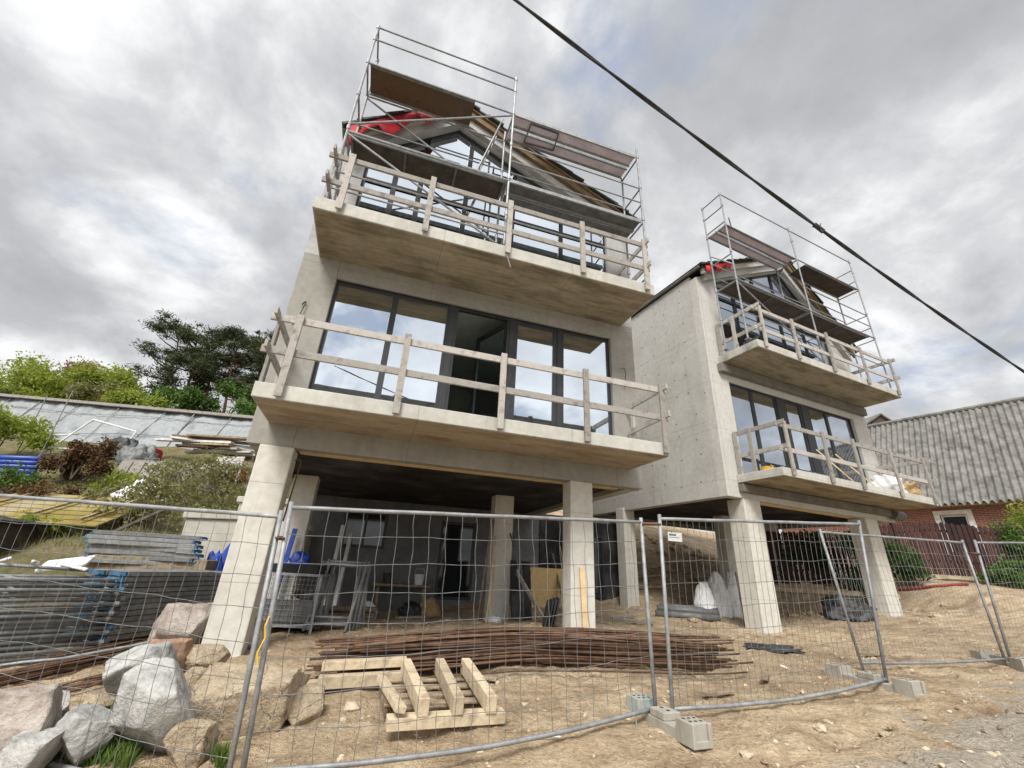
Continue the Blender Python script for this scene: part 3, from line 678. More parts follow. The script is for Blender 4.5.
# hatch outline and access ladder
m = MB(); z = 10.93-6.93
for p, q in (((-1.6,-1.0),(-.9,-1.0)),((-.9,-1.0),(-.85,-.55)),((-.85,-.55),(-1.6,-.5)),((-1.6,-.5),(-1.6,-1.0))): m.bar((p[0],p[1],z-.01),(q[0],q[1],z-.01),.03,.02)
m.build('hatch', MATS['steel_deck'], sca)
m = MB()
for dy in (-.17, .17):
    m.tube((-2.75,-.75+dy,8.9-6.93),(-2.25,-.75+dy,10.9-6.93),.016)
for i in range(7): t = (i+.7)/7.4; m.tube((-2.75+.5*t,-.92,1.97+2*t),(-2.75+.5*t,-.58,1.97+2*t),.012)
m.build('ladder', MATS['galvanised'], sca)
S_B = dict(base=7.38, cups=[8.4,9.4,10.4,11.42,12.2,12.66],
    frames=[(-.5,12.72,12.72,[12.66,12.15,11.55,11.38,10.3,9.33]), (2.83,12.8,11.5,[11.38,9.33]), (6.3,12.8,11.6,[12.3,11.8,11.38,10.3,9.8,9.33])],
    rails=[((-.5,-1.1,12.66),(6.3,-1.1,12.66),.019), ((-.5,-1.1,11.42),(6.3,-1.1,11.42),.02), ((-.5,-1.1,9.38),(6.3,-1.1,9.38),.024),
           ((-.5,-.4,10.4),(6.3,-.4,10.4),.018), ((-.5,-.4,9.9),(6.3,-.4,9.9),.018), ((2.83,-1.1,10.3),(6.3,-1.1,10.3),.018), ((2.83,-1.1,9.85),(6.3,-1.1,9.85),.018), ((-.3,-1.1,11.8),(.9,-.4,11.8),.02),
           ((-.5,-1.1,8.3),(6.3,-1.1,8.3),.016)],
    braces=[((-.5,-1.1,9.3),(2.83,-1.1,7.5)), ((-.5,-1.1,9.9),(-.5,-.4,10.7)), ((2.83,-.4,11.3),(6.3,-.4,9.5))],
    decks=[(-.46,2.78,-1.06,-.8,11.45,'deck_purple',0), (-.46,2.78,-.7,-.44,11.45,'deck_purple',0), (3.4,6.25,-1.06,-.44,11.45,'plank_board',0),
           (-.46,2.78,-1.06,-.44,9.38,'plank_board',2), (2.88,6.0,-1.06,-.44,9.38,'plank_board',2)])
scb = scaffold('steel frame scaffold with railed top deck on the farther house', HOUSE_B, YAW2, S_B)

# ------------------------------------------------------------------ mobile mesh fence
V3 = Vector
def fence_panel(label, bl, br, tl, tr, nv, bulge=0., hz=7, sag=0.):
    G = MATS['galvanised']; bl, br, tl, tr = map(V3, (bl, br, tl, tr))
    t = thing('mesh_fence', label, 'fence panel', tuple((bl+br)/2), 0, 'mesh fence panels along the site'); o = (bl+br)/2
    nrm = (br-bl).cross(V3((0,0,1))).normalized()       # towards the viewer
    def P(s, u):
        a = bl.lerp(br, s); b = tl.lerp(tr, s); p = a.lerp(b, u)
        k = math.sin(math.pi*s)*(1-u)
        return p + nrm*bulge*k - V3((0,0,sag*k)) - o
    for s in (0, 1):
        m = MB(); m.path([P(s,-.06), P(s,.5), P(s,1.01)], .021, 10); m.build('post', G, t, smooth=True)
    for u in (.055, .985):
        m = MB(); m.path([P(s/14, u+.0008*math.sin(s*1.7)) for s in range(15)], .0195, 10); m.build('rail', G, t, smooth=True)
    w = MB(); r = .0026
    for i in range(1, nv):
        s = i/nv; pts = []; j = random.uniform(-.0015,.0015)
        for k in range(0, 17):
            u = .055+.93*k/16
            kink = (.006*math.sin(k*1.55+i*.9) if nv < 28 else .0022*math.sin(k*1.55+i*.9)) * (1 if i % 2 else .6)
            pts.append(P(s+j+kink*.45, u)+nrm*.006)
        w.path(pts, r, 4)
    for k in range(1, hz+1):
        u = .055+.93*k/(hz+1); ph = random.uniform(0, 6)
        w.path([P(s/24, u+.004*math.sin(s*.8+ph)+.002*math.sin(s*2.3+ph)) for s in range(25)], r*1.1, 4)
    w.build('wire_mesh', MATS['galvanised_dark'], t)
    return t, P, o
fence_panel('mesh fence panel at far left in front of boulders and stacked scaffold frames', (-5.6,4.9,-.3), (-1.88,4.0,-.34), (-5.7,4.95,1.9), (-2.0,4.0,1.76), 22)
fence_panel('wide mesh fence panel between the boulders and the teal splashed foot', (-1.79,4.0,-.16), (1.66,5.32,.06), (-1.93,4.0,1.84), (1.64,5.32,2.03), 24, .12, 7, .05)
p3, P3, o3 = fence_panel('mesh fence panel with small white sign plate on its corner', (1.80,5.22,.08), (4.92,6.32,.26), (1.84,5.24,2.07), (5.11,6.32,2.28), 36, .05, 7, .05)
fence_panel('mesh fence panel in front of the outer column of the farther house', (5.44,7.37,.28), (8.55,8.25,.33), (5.26,7.37,2.26), (8.53,8.25,2.31), 36, .0, 7, .03)
fence_panel('mesh fence panel at far right in front of the maroon picket fence', (8.63,8.24,.33), (12.0,9.4,.5), (8.76,8.24,2.32), (12.05,9.4,2.55), 30, .0, 7)
# sign plate wired to the panel
sg = thing('sign_plate', 'small white plate with dark lettering wired to the mesh fence corner', 'sign', tuple(P3(.042,.885)+o3))
a = math.atan2(1.1, 3.12)
R_ = rot('Z', a)
m = MB(); m.box(R_ @ V3((.04,-.02,0)), (.2,.004,.1), R_); m.build('plate', MATS['sign_white'], sg)
rn_ = random.Random(4)
def mark_row(x0, z, hh, widths, gap):          # lettering too worn and small to read, as dark strokes
    m = MB(); x = x0
    for w_ in widths:
        m.box(R_ @ V3((x+w_/2, -.0232, z)), (w_, .0016, hh*rn_.uniform(.75,1)), R_); x += w_+gap
    o = m.build('lettering', MATS['ink'], sg); o['kind'] = 'stuff'; return o
mark_row(-.045, .02, .026, [.012,.015,.008,.016,.012,.01], .005)
mark_row(-.042, -.008, .007, [.018,.01,.022,.014,.02,.012,.017], .005)
m = MB(); m.path([(0,.0,.05),(0,-.05,.055),(0,-.02,.045)], .003, 5); m.build('tie', MATS['galvanised_dark'], sg)
# clamps joining panels
for p, q, nm in (((-1.98,4.0,1.55),(-1.90,4.0,1.55),'left pair of leaning fence posts'), ((1.64,5.32,1.98),(1.84,5.24,1.98),'sign plate fence corner'), ((8.53,8.25,2.1),(8.76,8.24,2.1),'far right pair of fence posts')):
    m = MB(); m.bar(p, q, .03, .035); m.path([V3(p)+V3((0,-.03,0)), V3(q)+V3((0,-.03,0))], .01, 6)
    tag(m.build('fence_clamp', MATS['rust']), 'rusty steel clamp joining the %s' % nm, 'clamp', 'clamps joining the fence panels')
m = MB(); pts = [(-1.865,3.97,.95),(-1.86,3.93,.88),(-1.845,3.945,.8),(-1.87,3.93,.7),(-1.855,3.95,.62)]
vs = []; fs = []
for i, p in enumerate(pts): vs += [(p[0]-.007,p[1],p[2]),(p[0]+.008,p[1]-.008,p[2]+.01)]
for i in range(len(pts)-1): fs.append((2*i,2*i+1,2*i+3,2*i+2))
m.add(vs, fs); o = m.build('ribbon', MATS['yellow_plastic']); sd = o.modifiers.new('t','SOLIDIFY'); sd.thickness = .002
tag(o, 'torn yellow ribbon tied round the leaning fence post over the sandstone boulder', 'ribbon')

# ------------------------------------------------------------------ fence feet
def foot(label, a, b, mat='concrete_foot', teal=False):
    ax_, ay = a; bx, by = b; L = math.hypot(bx-ax_, by-ay); cx, cy = (ax_+bx)/2, (ay+by)/2
    t = thing('fence_ballast', label, 'fence foot', (cx, cy, T(cx, cy)-.02), math.atan2(by-ay, bx-ax_), 'concrete feet of the mesh fence'); F = MATS[mat]
    # low spine, a raised middle with the post sockets and two tall ends; dark discs paint in the shade of every hole
    m = MB(); m.bb(-L/2, L/2, -.1, .1, 0, .1); m.build('spine', F, t, bevel=.008)
    for i, x in enumerate((-L/2+.09, L/2-.09)):
        m = MB(); m.bb(x-.1, x+.1, -.11, .11, .002, .185); sg_ = 1 if x > 0 else -1; m.bb(x+sg_*.1, x+sg_*.125, -.11, -.07, .002, .185); m.bb(x+sg_*.1, x+sg_*.125, .07, .11, .002, .185); m.bb(x+sg_*.1, x+sg_*.122, -.07, .07, .002, .06)
        e = m.build('end_block', MATS['teal_paint'] if (teal and i == 0) else F, t, bevel=.006)
        h = MB()
        for px in (-.045, .045):
            for py in (-.06, .0, .06): h.tube((x+px,py,.175), (x+px,py,.188), .016, 12)
        h.build('hole_shade_disc', MATS['ink'], e)
    m = MB(); m.bb(-.11, .11, -.1, .1, .1, .17); c = m.build('socket_block', F, t, bevel=.01)
    h = MB()
    for px in (-.19, .19, -.05, .05): h.tube((px,0,.095 if abs(px) > .1 else .165), (px,0,.104 if abs(px) > .1 else .1735), .02, 12)
    h.build('hole_shade_disc', MATS['ink'], c)
    return t
foot('cast concrete fence foot with teal paint splashed on its rear end', (1.55,5.62), (1.86,4.72), teal=True)
foot('cast concrete fence foot under the two posts by the outer column', (4.72,6.98), (5.02,6.0))
foot('cast concrete fence foot farthest right by the paired posts', (8.72,8.85), (8.6,7.95))
m = MB(); m.path([(1.42,5.2,.14),(1.40,5.13,.0),(1.42,5.1,-.03)], .008, 6); m.path([(1.38,5.12,-.02),(1.46,5.1,-.03)], .008, 6)
tag(m.build('wire_hook', MATS['galvanised_dark']), 'bent wire hook hanging from the bottom fence rail beside the teal foot', 'hook')

# ------------------------------------------------------------------ boulders
def boulder(label, base, w, d, h, mat, seed, rz=0., cuts=10, sink=.18, tilt=(0,0)):
    rnd = random.Random(seed); bm = bmesh.new(); bmesh.ops.create_icosphere(bm, subdivisions=5, radius=1)
    planes = []
    for i in range(cuts):
        v = V3((rnd.gauss(0,1), rnd.gauss(0,1), rnd.gauss(0,.8))).normalized(); planes.append((v, rnd.uniform(.5,.74)))
    planes.append((V3((0,0,1)), rnd.uniform(.6,.75)))
    for v in bm.verts:
        p = v.co.copy()
        for n, k in planes:
            e = p.dot(n)-k
            if e > 0: p -= n*e*.985
        f = 1+.06*mnoise.noise(p*1.6+V3((seed,0,0)))+.045*mnoise.noise(p*4+V3((0,seed,0)))-.05*abs(mnoise.noise(p*7+V3((0,0,seed))))+.016*mnoise.noise(p*19+V3((0,0,seed)))
        v.co = p*f
    R = rot('Z', rz) @ rot('X', tilt[0]) @ rot('Y', tilt[1])
    xs = [v.co.x for v in bm.verts]; ys = [v.co.y for v in bm.verts]; zs = [v.co.z for v in bm.verts]
    sx_, sy_, sz_ = w/(max(xs)-min(xs)), d/(max(ys)-min(ys)), h/(max(zs)-min(zs))
    for v in bm.verts: v.co = R @ V3((v.co.x*sx_, v.co.y*sy_, v.co.z*sz_))
    zmin = min(v.co.z for v in bm.verts)
    me = bpy.data.meshes.new('boulder'); bm.to_mesh(me); bm.free(); me.materials.append(MATS[mat]); me.shade_smooth()
    o = bpy.data.objects.new('boulder', me); COL.objects.link(o)
    x, y = base[0], base[1]; o.location = (x, y, T(x, y)-zmin-sink*h)
    return tag(o, label, 'boulder', 'boulders beside the near column')
boulder('pinkish boulder cut off by the left picture edge', (-3.85,4.38), .66, .6, .68, 'rock_pink', 3, .2)
boulder('small blue grey boulder between the pinkish and the big pale boulder', (-3.36,4.5), .46, .46, .46, 'rock_grey', 8, .2)
boulder('big pale grey boulder with a flat slanting face', (-2.98,4.62), .68, .55, .88, 'rock_grey', 12, .2, 5, .15, (.55,.1))
boulder('grey boulder lying behind the big pale slanting one', (-3.82,5.4), .66, .55, .62, 'rock_grey', 21, .9)
boulder('rounded orange boulder on top between grey and yellow stones', (-3.78,5.78), .5, .45, .5, 'rock_orange', 33, .1)
boulder('big pinkish boulder against the foot of the left column', (-4.38,6.78), .8, .65, .78, 'rock_pink', 41, .3, 6)
boulder('flat yellow stone at the foot of the left column', (-3.45,6.0), .56, .5, .34, 'rock_boulder', 57, .2)
boulder('small yellow stone beside the big pale slanting boulder', (-3.28,5.55), .32, .3, .3, 'rock_boulder', 63, .9)
boulder('largest sandy boulder half buried under the leaning fence posts', (-2.5,5.2), 1.15, .95, .66, 'rock_boulder', 77, .15, 9, .42, (.35,-.1))
boulder('brown boulder behind the left column', (-3.5,7.1), .46, .42, .5, 'rock_pink', 85, .5)
boulder('small pale stone in the grass beside the rusty rods', (-3.85,5.1), .36, .26, .22, 'rock_boulder', 93, .5)
boulder('grey angular rock at the bottom edge between pinkish and small blue grey boulders', (-3.55,4.2), .42, .4, .4, 'rock_grey', 131, .6)
boulder('sandy rock pressed against the right side of the big pale boulder', (-2.5,4.55), .4, .36, .36, 'rock_boulder', 137, 1.1)
boulder('small pink rock between the grey and the orange boulder', (-3.95,5.75), .36, .32, .32, 'rock_pink', 141, .2)
boulder('low grey rock behind the pinkish boulder at the left edge', (-4.15,4.85), .5, .4, .38, 'rock_grey', 149, .3)
boulder('sandy rock on the right flank of the half buried boulder', (-1.9,5.35), .42, .36, .34, 'rock_boulder', 151, .7)
for i, (x, y, s, nm) in enumerate(((-1.5,5.5,.17,'white stone lying left of the pallet'), (.95,5.35,.12,'small pale stone in front of the rust rod heap'), (-.1,4.75,.1,'small pale stone in front of the pallet'), (2.2,4.6,.12,'pale stone on the road side of the teal foot'), (3.2,5.1,.14,'pale stone on the road side of the sign panel'), (1.35,4.95,.09,'white chip under the bottom fence rail'))):
    boulder(nm, (x, y), s, s*.8, s*.55, 'rock_sand', 100+i, i)['group'] = 'loose pale stones'

# ------------------------------------------------------------------ rusty reinforcing rods
def rods(n, pts, spread, height, label, group, r=.007, seed=1, overshoot=.35):
    rnd = random.Random(seed); pts = [V3(p) for p in pts]; lens = [(b-a).length for a, b in zip(pts, pts[1:])]; tot = sum(lens)
    def at(d):
        d = max(0, min(tot, d))
        for a, b, l in zip(pts, pts[1:], lens):
            if d <= l: return a.lerp(b, d/l)
            d -= l
        return pts[-1].copy()
    for i in range(n):
        lay = i/n; a = rnd.gauss(0, 1)*spread*(1-.45*lay); dz = lay*height+rnd.uniform(0,.02)
        s0, s1 = rnd.uniform(0,overshoot), tot-rnd.uniform(0,overshoot*1.3); rr = r*rnd.uniform(.75,1.25); twist = rnd.uniform(-.14,.14); ph = rnd.uniform(0,6)
        P = []
        for k in range(15):
            p = at(s0+(s1-s0)*k/14); q = at(s0+(s1-s0)*k/14+.05)
            d = (q-p); d = d.normalized() if d.length > 1e-5 else (pts[-1]-pts[-2]).normalized()
            side = V3((-d.y, d.x, 0)); off = a+twist*(k/14-.5)+.02*math.sin(ph+k*.5)
            c = p+side*off; c.z = T(c.x, c.y)+.02+dz+max(0,.02*math.sin(ph*2+k*.7)); P.append(c)
        m = MB(); m.path(P, rr, 6); o = m.build('rebar_rod', MATS['rust'], smooth=True); tag(o, label, 'steel rod', group)
rods(100, [(-2.3,6.15,0), (-1.1,6.5,0), (.3,6.8,0), (1.6,6.85,0), (2.7,7.05,0), (3.5,7.35,0)], .27, .3, 'rusty reinforcing rod in the long heap before the middle columns', 'rusty rods in the long heap', .0115, 4, .8)
rods(34, [(-6.6,4.9,0), (-5.4,5.75,0), (-4.75,6.9,0), (-4.45,7.6,0)], .2, .12, 'rusty reinforcing rod in the heap before the stacked scaffold frames', 'rusty rods beside the scaffold stack', .01, 9, .6)
rods(10, [(-5.4,4.85,0), (-4.6,5.5,0), (-4.0,6.15,0)], .08, .05, 'rusty rod in the small bunch pointing at the boulders', 'rusty rods by the boulders', .012, 15, .3)
rods(1, [(-6.2,5.25,0), (-5.2,6.0,0), (-4.65,6.9,0)], .01, .0, 'long grey tube lying along the rust rods with clamps', 'grey tube', .024, 3, .0)
g_ = [o for o in bpy.data.objects if o.get('group') == 'grey tube'][0]; g_.name = 'scaffold_tube'; g_.data.materials[0] = MATS['galvanised']; g_['category'] = 'tube'; del g_['group']; g_.location.z = .14

# ------------------------------------------------------------------ pallet and beams
pa = thing('pallet', 'broken wooden pallet lying upside down on the sand', 'pallet', (-.62,5.55,T(-.62,5.5)-.0), math.radians(19)); pa.rotation_euler.x = .1; pa.location.z += .05
def bd(parent, c, d, nm, mat, rz=0, rx=0, ry=0):
    m = MB(); m.box((0,0,0), d); o = m.build(nm, MATS[mat], parent, bevel=.006); o.location = c; o.rotation_euler = (rx, ry, rz); return o
for y, zz in ((-.42,.06),(-.1,.06),(.06,.06),(.24,.06),(.42,.06)): bd(pa, (random.uniform(-.015,.015), y*1.25, zz), (1.15,.1 if y > -.4 else .13,.1 if y < -.4 else .025), 'board', 'wood_old' if y > -.4 else 'wood_pale', random.uniform(-.03,.03))
for x, rz, l in ((-.27,.03,1.2),(.1,-.03,1.2),(.43,-.02,1.2)): bd(pa, (x, -.0, .185), (.105,l,.15), 'bearer', 'wood_pale', rz)
bd(pa, (-.52,-.12,.16), (.1,1.0,.06), 'bearer', 'wood_pale', .1, -.05, .2)
bd(pa, (-.55,.1,.05), (.04,.5,.13), 'board', 'wood_old', .05, .1)
bd(pa, (.5,.0,.08), (.1,.35,.03), 'board', 'wood_new', .1)
for c, L, rz, nm, h in (((-1.55,5.98,.24), .95, .25, 'upper pale square timber left of the rust rods', .09), ((-1.5,5.87,.125), 1.0, .25, 'lower pale square timber behind the pallet', .12), ((-2.05,5.85,.06), .36, .35, 'short plastered timber offcut left of the pallet', .1)):
    m = MB(); m.box((0,0,0), (L,.14,h)); o = m.build('timber_beam', MATS['wood_pale'], bevel=.006); o.location = (c[0],c[1],T(c[0],c[1])+c[2]); o.rotation_euler = (0,-.05,rz); tag(o, nm, 'timber', 'square timbers by the pallet')

# ------------------------------------------------------------------ stacked scaffold frames and steel planks
def h_frame(parent, W=.73, L=2.0, mat='galvanised_dark', blue=False):
    for y in (-W/2, W/2):
        m = MB(); m.tube((-L/2,y,0), (L/2,y,0), .0245, 8); m.build('standard', MATS[mat], parent, smooth=True)
    for x in (-L/2+.08, 0, L/2-.2): m = MB(); m.tube((x,-W/2,0), (x,W/2,0), .019, 6); m.build('rung', MATS[mat], parent, smooth=True)
    for x in (-L/2+.05, L/2-.12):
        for yy in (-W/2, W/2): m = MB(); m.tube((x,yy,0), (x+.05,yy,0), .036, 8); m.build('collar', MATS['blue_paint'] if blue else MATS[mat], parent)
sx0, sy0 = -6.38, 6.3; sang = math.radians(52)
n = 16
for i in range(n):
    t = thing('scaffold_section', 'steel scaffold frame, %s in the front stack behind the fence' % ORD[n-1-i], 'scaffold frame', (sx0+random.uniform(-.04,.04), sy0+random.uniform(-.05,.05), T(-5.6,6.4)+.07+i*.06), sang+random.uniform(-.03,.03)+(.05 if i % 3 == 0 else 0), 'scaffold frames in the front stack')
    h_frame(t, blue=(i % 4 == 1), L=2.3, mat='galvanised_dark' if i < n-1 else 'galvanised')
def steel_plank(parent, L, W=.32, mat='galvanised_dark'):
    m = MB(); m.bb(-L/2, L/2, -W/2, W/2, .028, .036); m.bb(-L/2, L/2, -W/2, -W/2+.01, -.03, .028); m.bb(-L/2, L/2, W/2-.01, W/2, -.03, .028); m.build('deck', MATS[mat], parent, bevel=.003)
    for x in (-L/2, L/2):
        m = MB(); m.bb(x-.03, x+.03, -W/2+.012, W/2-.012, -.028, .026); m.tube((x+.03*(1 if x > 0 else -1),-W/2+.06,-.03), (x+.08*(1 if x > 0 else -1),-W/2+.06,-.02), .014, 6); m.build('end_hook', MATS['blue_paint'], parent)
bx, by = -5.55, 8.05; ba = math.radians(78); n = 12; k = 0
for lay in range(n):
    for sd in (-.19, .19):
        c, s = math.cos(ba), math.sin(ba); off = sd+random.uniform(-.015,.015); sl2 = random.uniform(-.06,.06)
        t = thing('scaffold_plank', 'steel scaffold plank on the %s side of its stack, %s' % ('fence' if sd < 0 else 'hill', ORD[n-1-lay]) if False else 'steel scaffold plank in the %s column of the stack, %s' % ('boulder side' if sd < 0 else 'hill side', ORD[n-1-lay]), 'scaffold plank', (bx-s*off+c*sl2, by+c*off+s*sl2, T(bx,by)+.04+lay*.075), ba+random.uniform(-.01,.01), 'steel planks in the tall stack')
        steel_plank(t, 2.1)
bx, by = -6.55, 8.65
for lay in range(8):
    t = thing('scaffold_plank', 'short steel plank, %s of the low pile on the frame stacks' % ORD[7-lay], 'scaffold plank', (bx+random.uniform(-.13,.13), by+random.uniform(-.06,.06), T(-5.6,8.3)+.86+lay*.078), math.radians(14)+random.uniform(-.09,.09), 'short planks on the low pile')
    steel_plank(t, 1.7, .34)
m = MB(); m.bb(-.9,.9,-.35,.35,0,.82)
for i in range(5): m.bb(-.9+i*.4,-.82+i*.4,-.36,.36,.0,.825)
o = m.build('crate', MATS['wood_old'], bevel=.01); o.location = (-6.45,8.85,T(-6.4,8.8)-.02); o.rotation_euler = (0,0,math.radians(14)); tag(o, 'low dark slatted crate carrying the short steel planks', 'crate')
for i, (c, L, rz, rx) in enumerate((((-7.0,7.0,.98),1.5,.9,.05), ((-7.2,7.3,1.03),1.4,2.3,.04), ((-6.7,7.35,1.0),1.3,2.6,-.03), ((-7.5,7.1,1.04),1.6,2.45,.06))):
    m = MB(); m.tube((-L/2,0,0),(L/2,0,0),.024); o = m.build('scaffold_tube', MATS['white_paint'] if i else MATS['galvanised'], smooth=True); o.location = (c[0],c[1],c[2]+.1); o.rotation_euler = (0,rx,rz)
    tag(o, ['grey tube across the top of the front frame stack','pale tube lying loosely on the frame stack, longest','pale tube lying loosely on the frame stack, shortest','pale tube lying loosely on the frame stack, farthest left'][i], 'tube', 'loose tubes on the frame stack')
m = MB(); m.bb(-.3,.3,-.2,.2,-.03,.03); o = m.build('tarp_sheet', MATS['white_plastic'], bevel=.02); o.location = (-7.1,7.7,1.12); o.rotation_euler = (.35,-.2,.4); tag(o, 'folded white plastic sheet beside the short steel planks', 'sheet')

# ------------------------------------------------------------------ crumpled things: sacks, tarpaulins, bags
def lump(name, label, cat, loc, size, mat, seed, group=None, rough=.25, rz=0., peak=0.):
    bm = bmesh.new(); bmesh.ops.create_icosphere(bm, subdivisions=4, radius=1)
    for v in bm.verts:
        p = v.co; q = p*1.7+V3((seed*3.1,0,0))
        f = 1+rough*(abs(mnoise.noise(q))*1.2-.25)+rough*.5*mnoise.noise(p*4.5+V3((0,seed,0)))+rough*.35*abs(mnoise.noise(p*9))
        k = 1-.45*max(0,p.z)*peak
        v.co = V3((p.x*f*k, p.y*f*k, (max(p.z,-.35)+.35)*f*(1+.3*peak)))
    for v in bm.verts: v.co = V3((v.co.x*size[0]/2, v.co.y*size[1]/2, v.co.z*size[2]/1.35))
    me = bpy.data.meshes.new(name); bm.to_mesh(me); bm.free(); me.materials.append(MATS[mat]); me.shade_smooth()
    o = bpy.data.objects.new(name, me); COL.objects.link(o); o.location = (loc[0],loc[1],loc[2]); o.rotation_euler = (0,0,rz)
    return tag(o, label, cat, group)
def onground(x, y, dz=-.03): return (x, y, T(x, y)+dz)

# ------------------------------------------------------------------ ground floor behind the columns of the near house
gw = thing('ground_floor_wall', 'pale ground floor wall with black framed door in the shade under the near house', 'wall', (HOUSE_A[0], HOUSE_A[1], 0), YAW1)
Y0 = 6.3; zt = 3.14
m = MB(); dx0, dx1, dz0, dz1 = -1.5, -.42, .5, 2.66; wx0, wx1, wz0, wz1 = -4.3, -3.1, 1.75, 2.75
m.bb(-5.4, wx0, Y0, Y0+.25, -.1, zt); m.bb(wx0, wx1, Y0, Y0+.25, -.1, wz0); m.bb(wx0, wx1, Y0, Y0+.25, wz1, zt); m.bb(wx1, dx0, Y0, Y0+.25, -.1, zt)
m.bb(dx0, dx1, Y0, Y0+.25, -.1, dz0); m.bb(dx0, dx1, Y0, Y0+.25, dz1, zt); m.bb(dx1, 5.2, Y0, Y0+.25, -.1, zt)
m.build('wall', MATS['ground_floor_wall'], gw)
for nm, a, b, c, d, n in (('door', dx0, dx1, dz0, dz1, 1), ('window', wx0, wx1, wz0, wz1, 2), ('door', 3.55, 3.98, .72, 2.6, 1)):
    yy = Y0+.02 if a < 3 else Y0-.1
    f = MB(); q = .08; f.bb(a, a+q, yy, yy+.08, c, d); f.bb(b-q, b, yy, yy+.08, c, d); f.bb(a+q, b-q, yy, yy+.08, c, c+q); f.bb(a+q, b-q, yy, yy+.08, d-q, d)
    if n == 2: f.bb((a+b)/2-.03, (a+b)/2+.03, yy, yy+.08, c+q, d-q)
    o = f.build(nm, MATS['frame_dark'], gw); g = MB(); g.bb(a+q, b-q, yy+.03, yy+.045, c+q, d-q); g.build('pane', MATS['dark_glass'], o)
m = MB(); m.bb(-5.4, -5.15, Y0+.26, 8.3, -.1, zt); m.build('return_wall', MATS['ground_floor_wall'], gw)
m = MB(); m.bb(1.7, 5.2, Y0-.06, Y0-.004, .3, 3.0); m.build('dark_wall_layer', MATS['black_board'], gw)  # thin black layer that makes the right part of the wall darker
def at_a(o, x, y, z, rz=0., rx=0., ry=0.):
    wx, wy = A(x, y); o.location = (wx, wy, z); o.rotation_euler = (rx, ry, YAW1+rz); return o
def leaning(name, label, cat, foot_, top_, w, th, mat, group=None, up=(0,1,0)):
    m = MB(); m.bar((0,0,0), V3(top_)-V3(foot_), w, th, up); o = m.build(name, MATS[mat], bevel=.004); o.location = foot_; return tag(o, label, cat, group)
def pA(x, y, z=None, dz=0.):
    wx, wy = A(x, y); return (wx, wy, (T(wx, wy) if z is None else z)+dz)
# trestle table
tb = thing('trestle_table', 'dark trestle table against the pale wall under the near house', 'table'); at_a(tb, -2.5, 5.75, T(*A(-2.5,5.75)))
m = MB(); m.bb(-.75,.75,-.35,.35,.72,.77); m.build('table_top', MATS['wood_old'], tb)
for x in (-.6,.6):
    for s in (-1,1): m = MB(); m.bar((x,s*.3,0),(x,s*.05,.72),.06,.06); m.build('leg', MATS['wood_old'], tb)
lump('rubble_bag', 'dark rubble bag left on the ground under the trestle table', 'bag', pA(-2.2,5.3), (.6,.4,.35), 'black_plastic', 5)
# boards, pipes and planks leaning near the inner column
for i,(f,t_,w,mt,nm) in enumerate(((pA(-1.25,2.0,dz=-.03), pA(-.82,3.0,2.5), .22,'wood_old','wide brown board leaning on the inner column'), (pA(-1.12,1.85,dz=-.03), pA(-.7,2.96,2.1), .05,'wood_new','thin lath leaning on the inner column, longest'), (pA(-1.0,1.9,dz=-.03), pA(-.72,2.96,1.75), .04,'wood_new','thin lath leaning on the inner column, shortest'), (pA(.05,1.55,dz=-.02), pA(-.3,2.5,1.35), .16,'wood_grey','grey plank leaning right of the inner column'))):
    leaning('board', nm, 'board', f, t_, w, .03, mt, 'boards leaning by the inner column', (1,0,0))
for i in range(2):
    m = MB(); a = pA(-.15-.07*i,2.4,dz=0); m.path([a, (a[0]-.02,a[1]+.06,a[2]+.6), (a[0]-.12,a[1]+.2,a[2]+1.3), (a[0]-.3,a[1]+.35,a[2]+1.8)], .02, 8); tag(m.build('plastic_pipe', MATS['galvanised_dark'], smooth=True), 'thin curved pipe leaning right of the inner column, %s' % ('upper' if i else 'lower'), 'pipe', 'curved pipes by the inner column')
m = MB(); m.box((0,0,0),(.5,.06,1.3)); o = m.build('black_sheet', MATS['black_board'], bevel=.01); at_a(o, -.05, 2.9, T(*A(-.05,2.9))+.6, .1, -.15); tag(o, 'black panel standing behind the curved pipes', 'panel')
m = MB(); m.box((0,0,0),(1.5,.04,1.1)); o = m.build('chipboard_sheet', MATS['osb'], bevel=.004); at_a(o, 1.55, 5.6, T(*A(1.55,5.6))+.5, 0, -.12); tag(o, 'yellowish chipboard sheet standing in the shade behind the middle columns', 'board')
leaning('timber_post', 'fresh yellow timber leaning on the front of the middle column', 'timber', pA(.06,-.1,dz=-.02), pA(.02,-.06,1.5), .09, .07, 'wood_new')
m = MB()
for i in range(4): m.bb(-.3,.3,-.02+i*.05,.01+i*.05,0,.55-.03*i)
o = m.build('stacked_sheets', MATS['black_board']); at_a(o, -.28, .55, T(*A(-.28,.55))-.02, 1.25, .2); tag(o, 'dark thin panels stacked upright behind the middle column', 'panel')
lump('plastic_wrap', 'crumpled clear plastic wrap at the foot of the inner column', 'plastic', pA(-.95,2.0), (.35,.2,.14), 'white_plastic', 4)
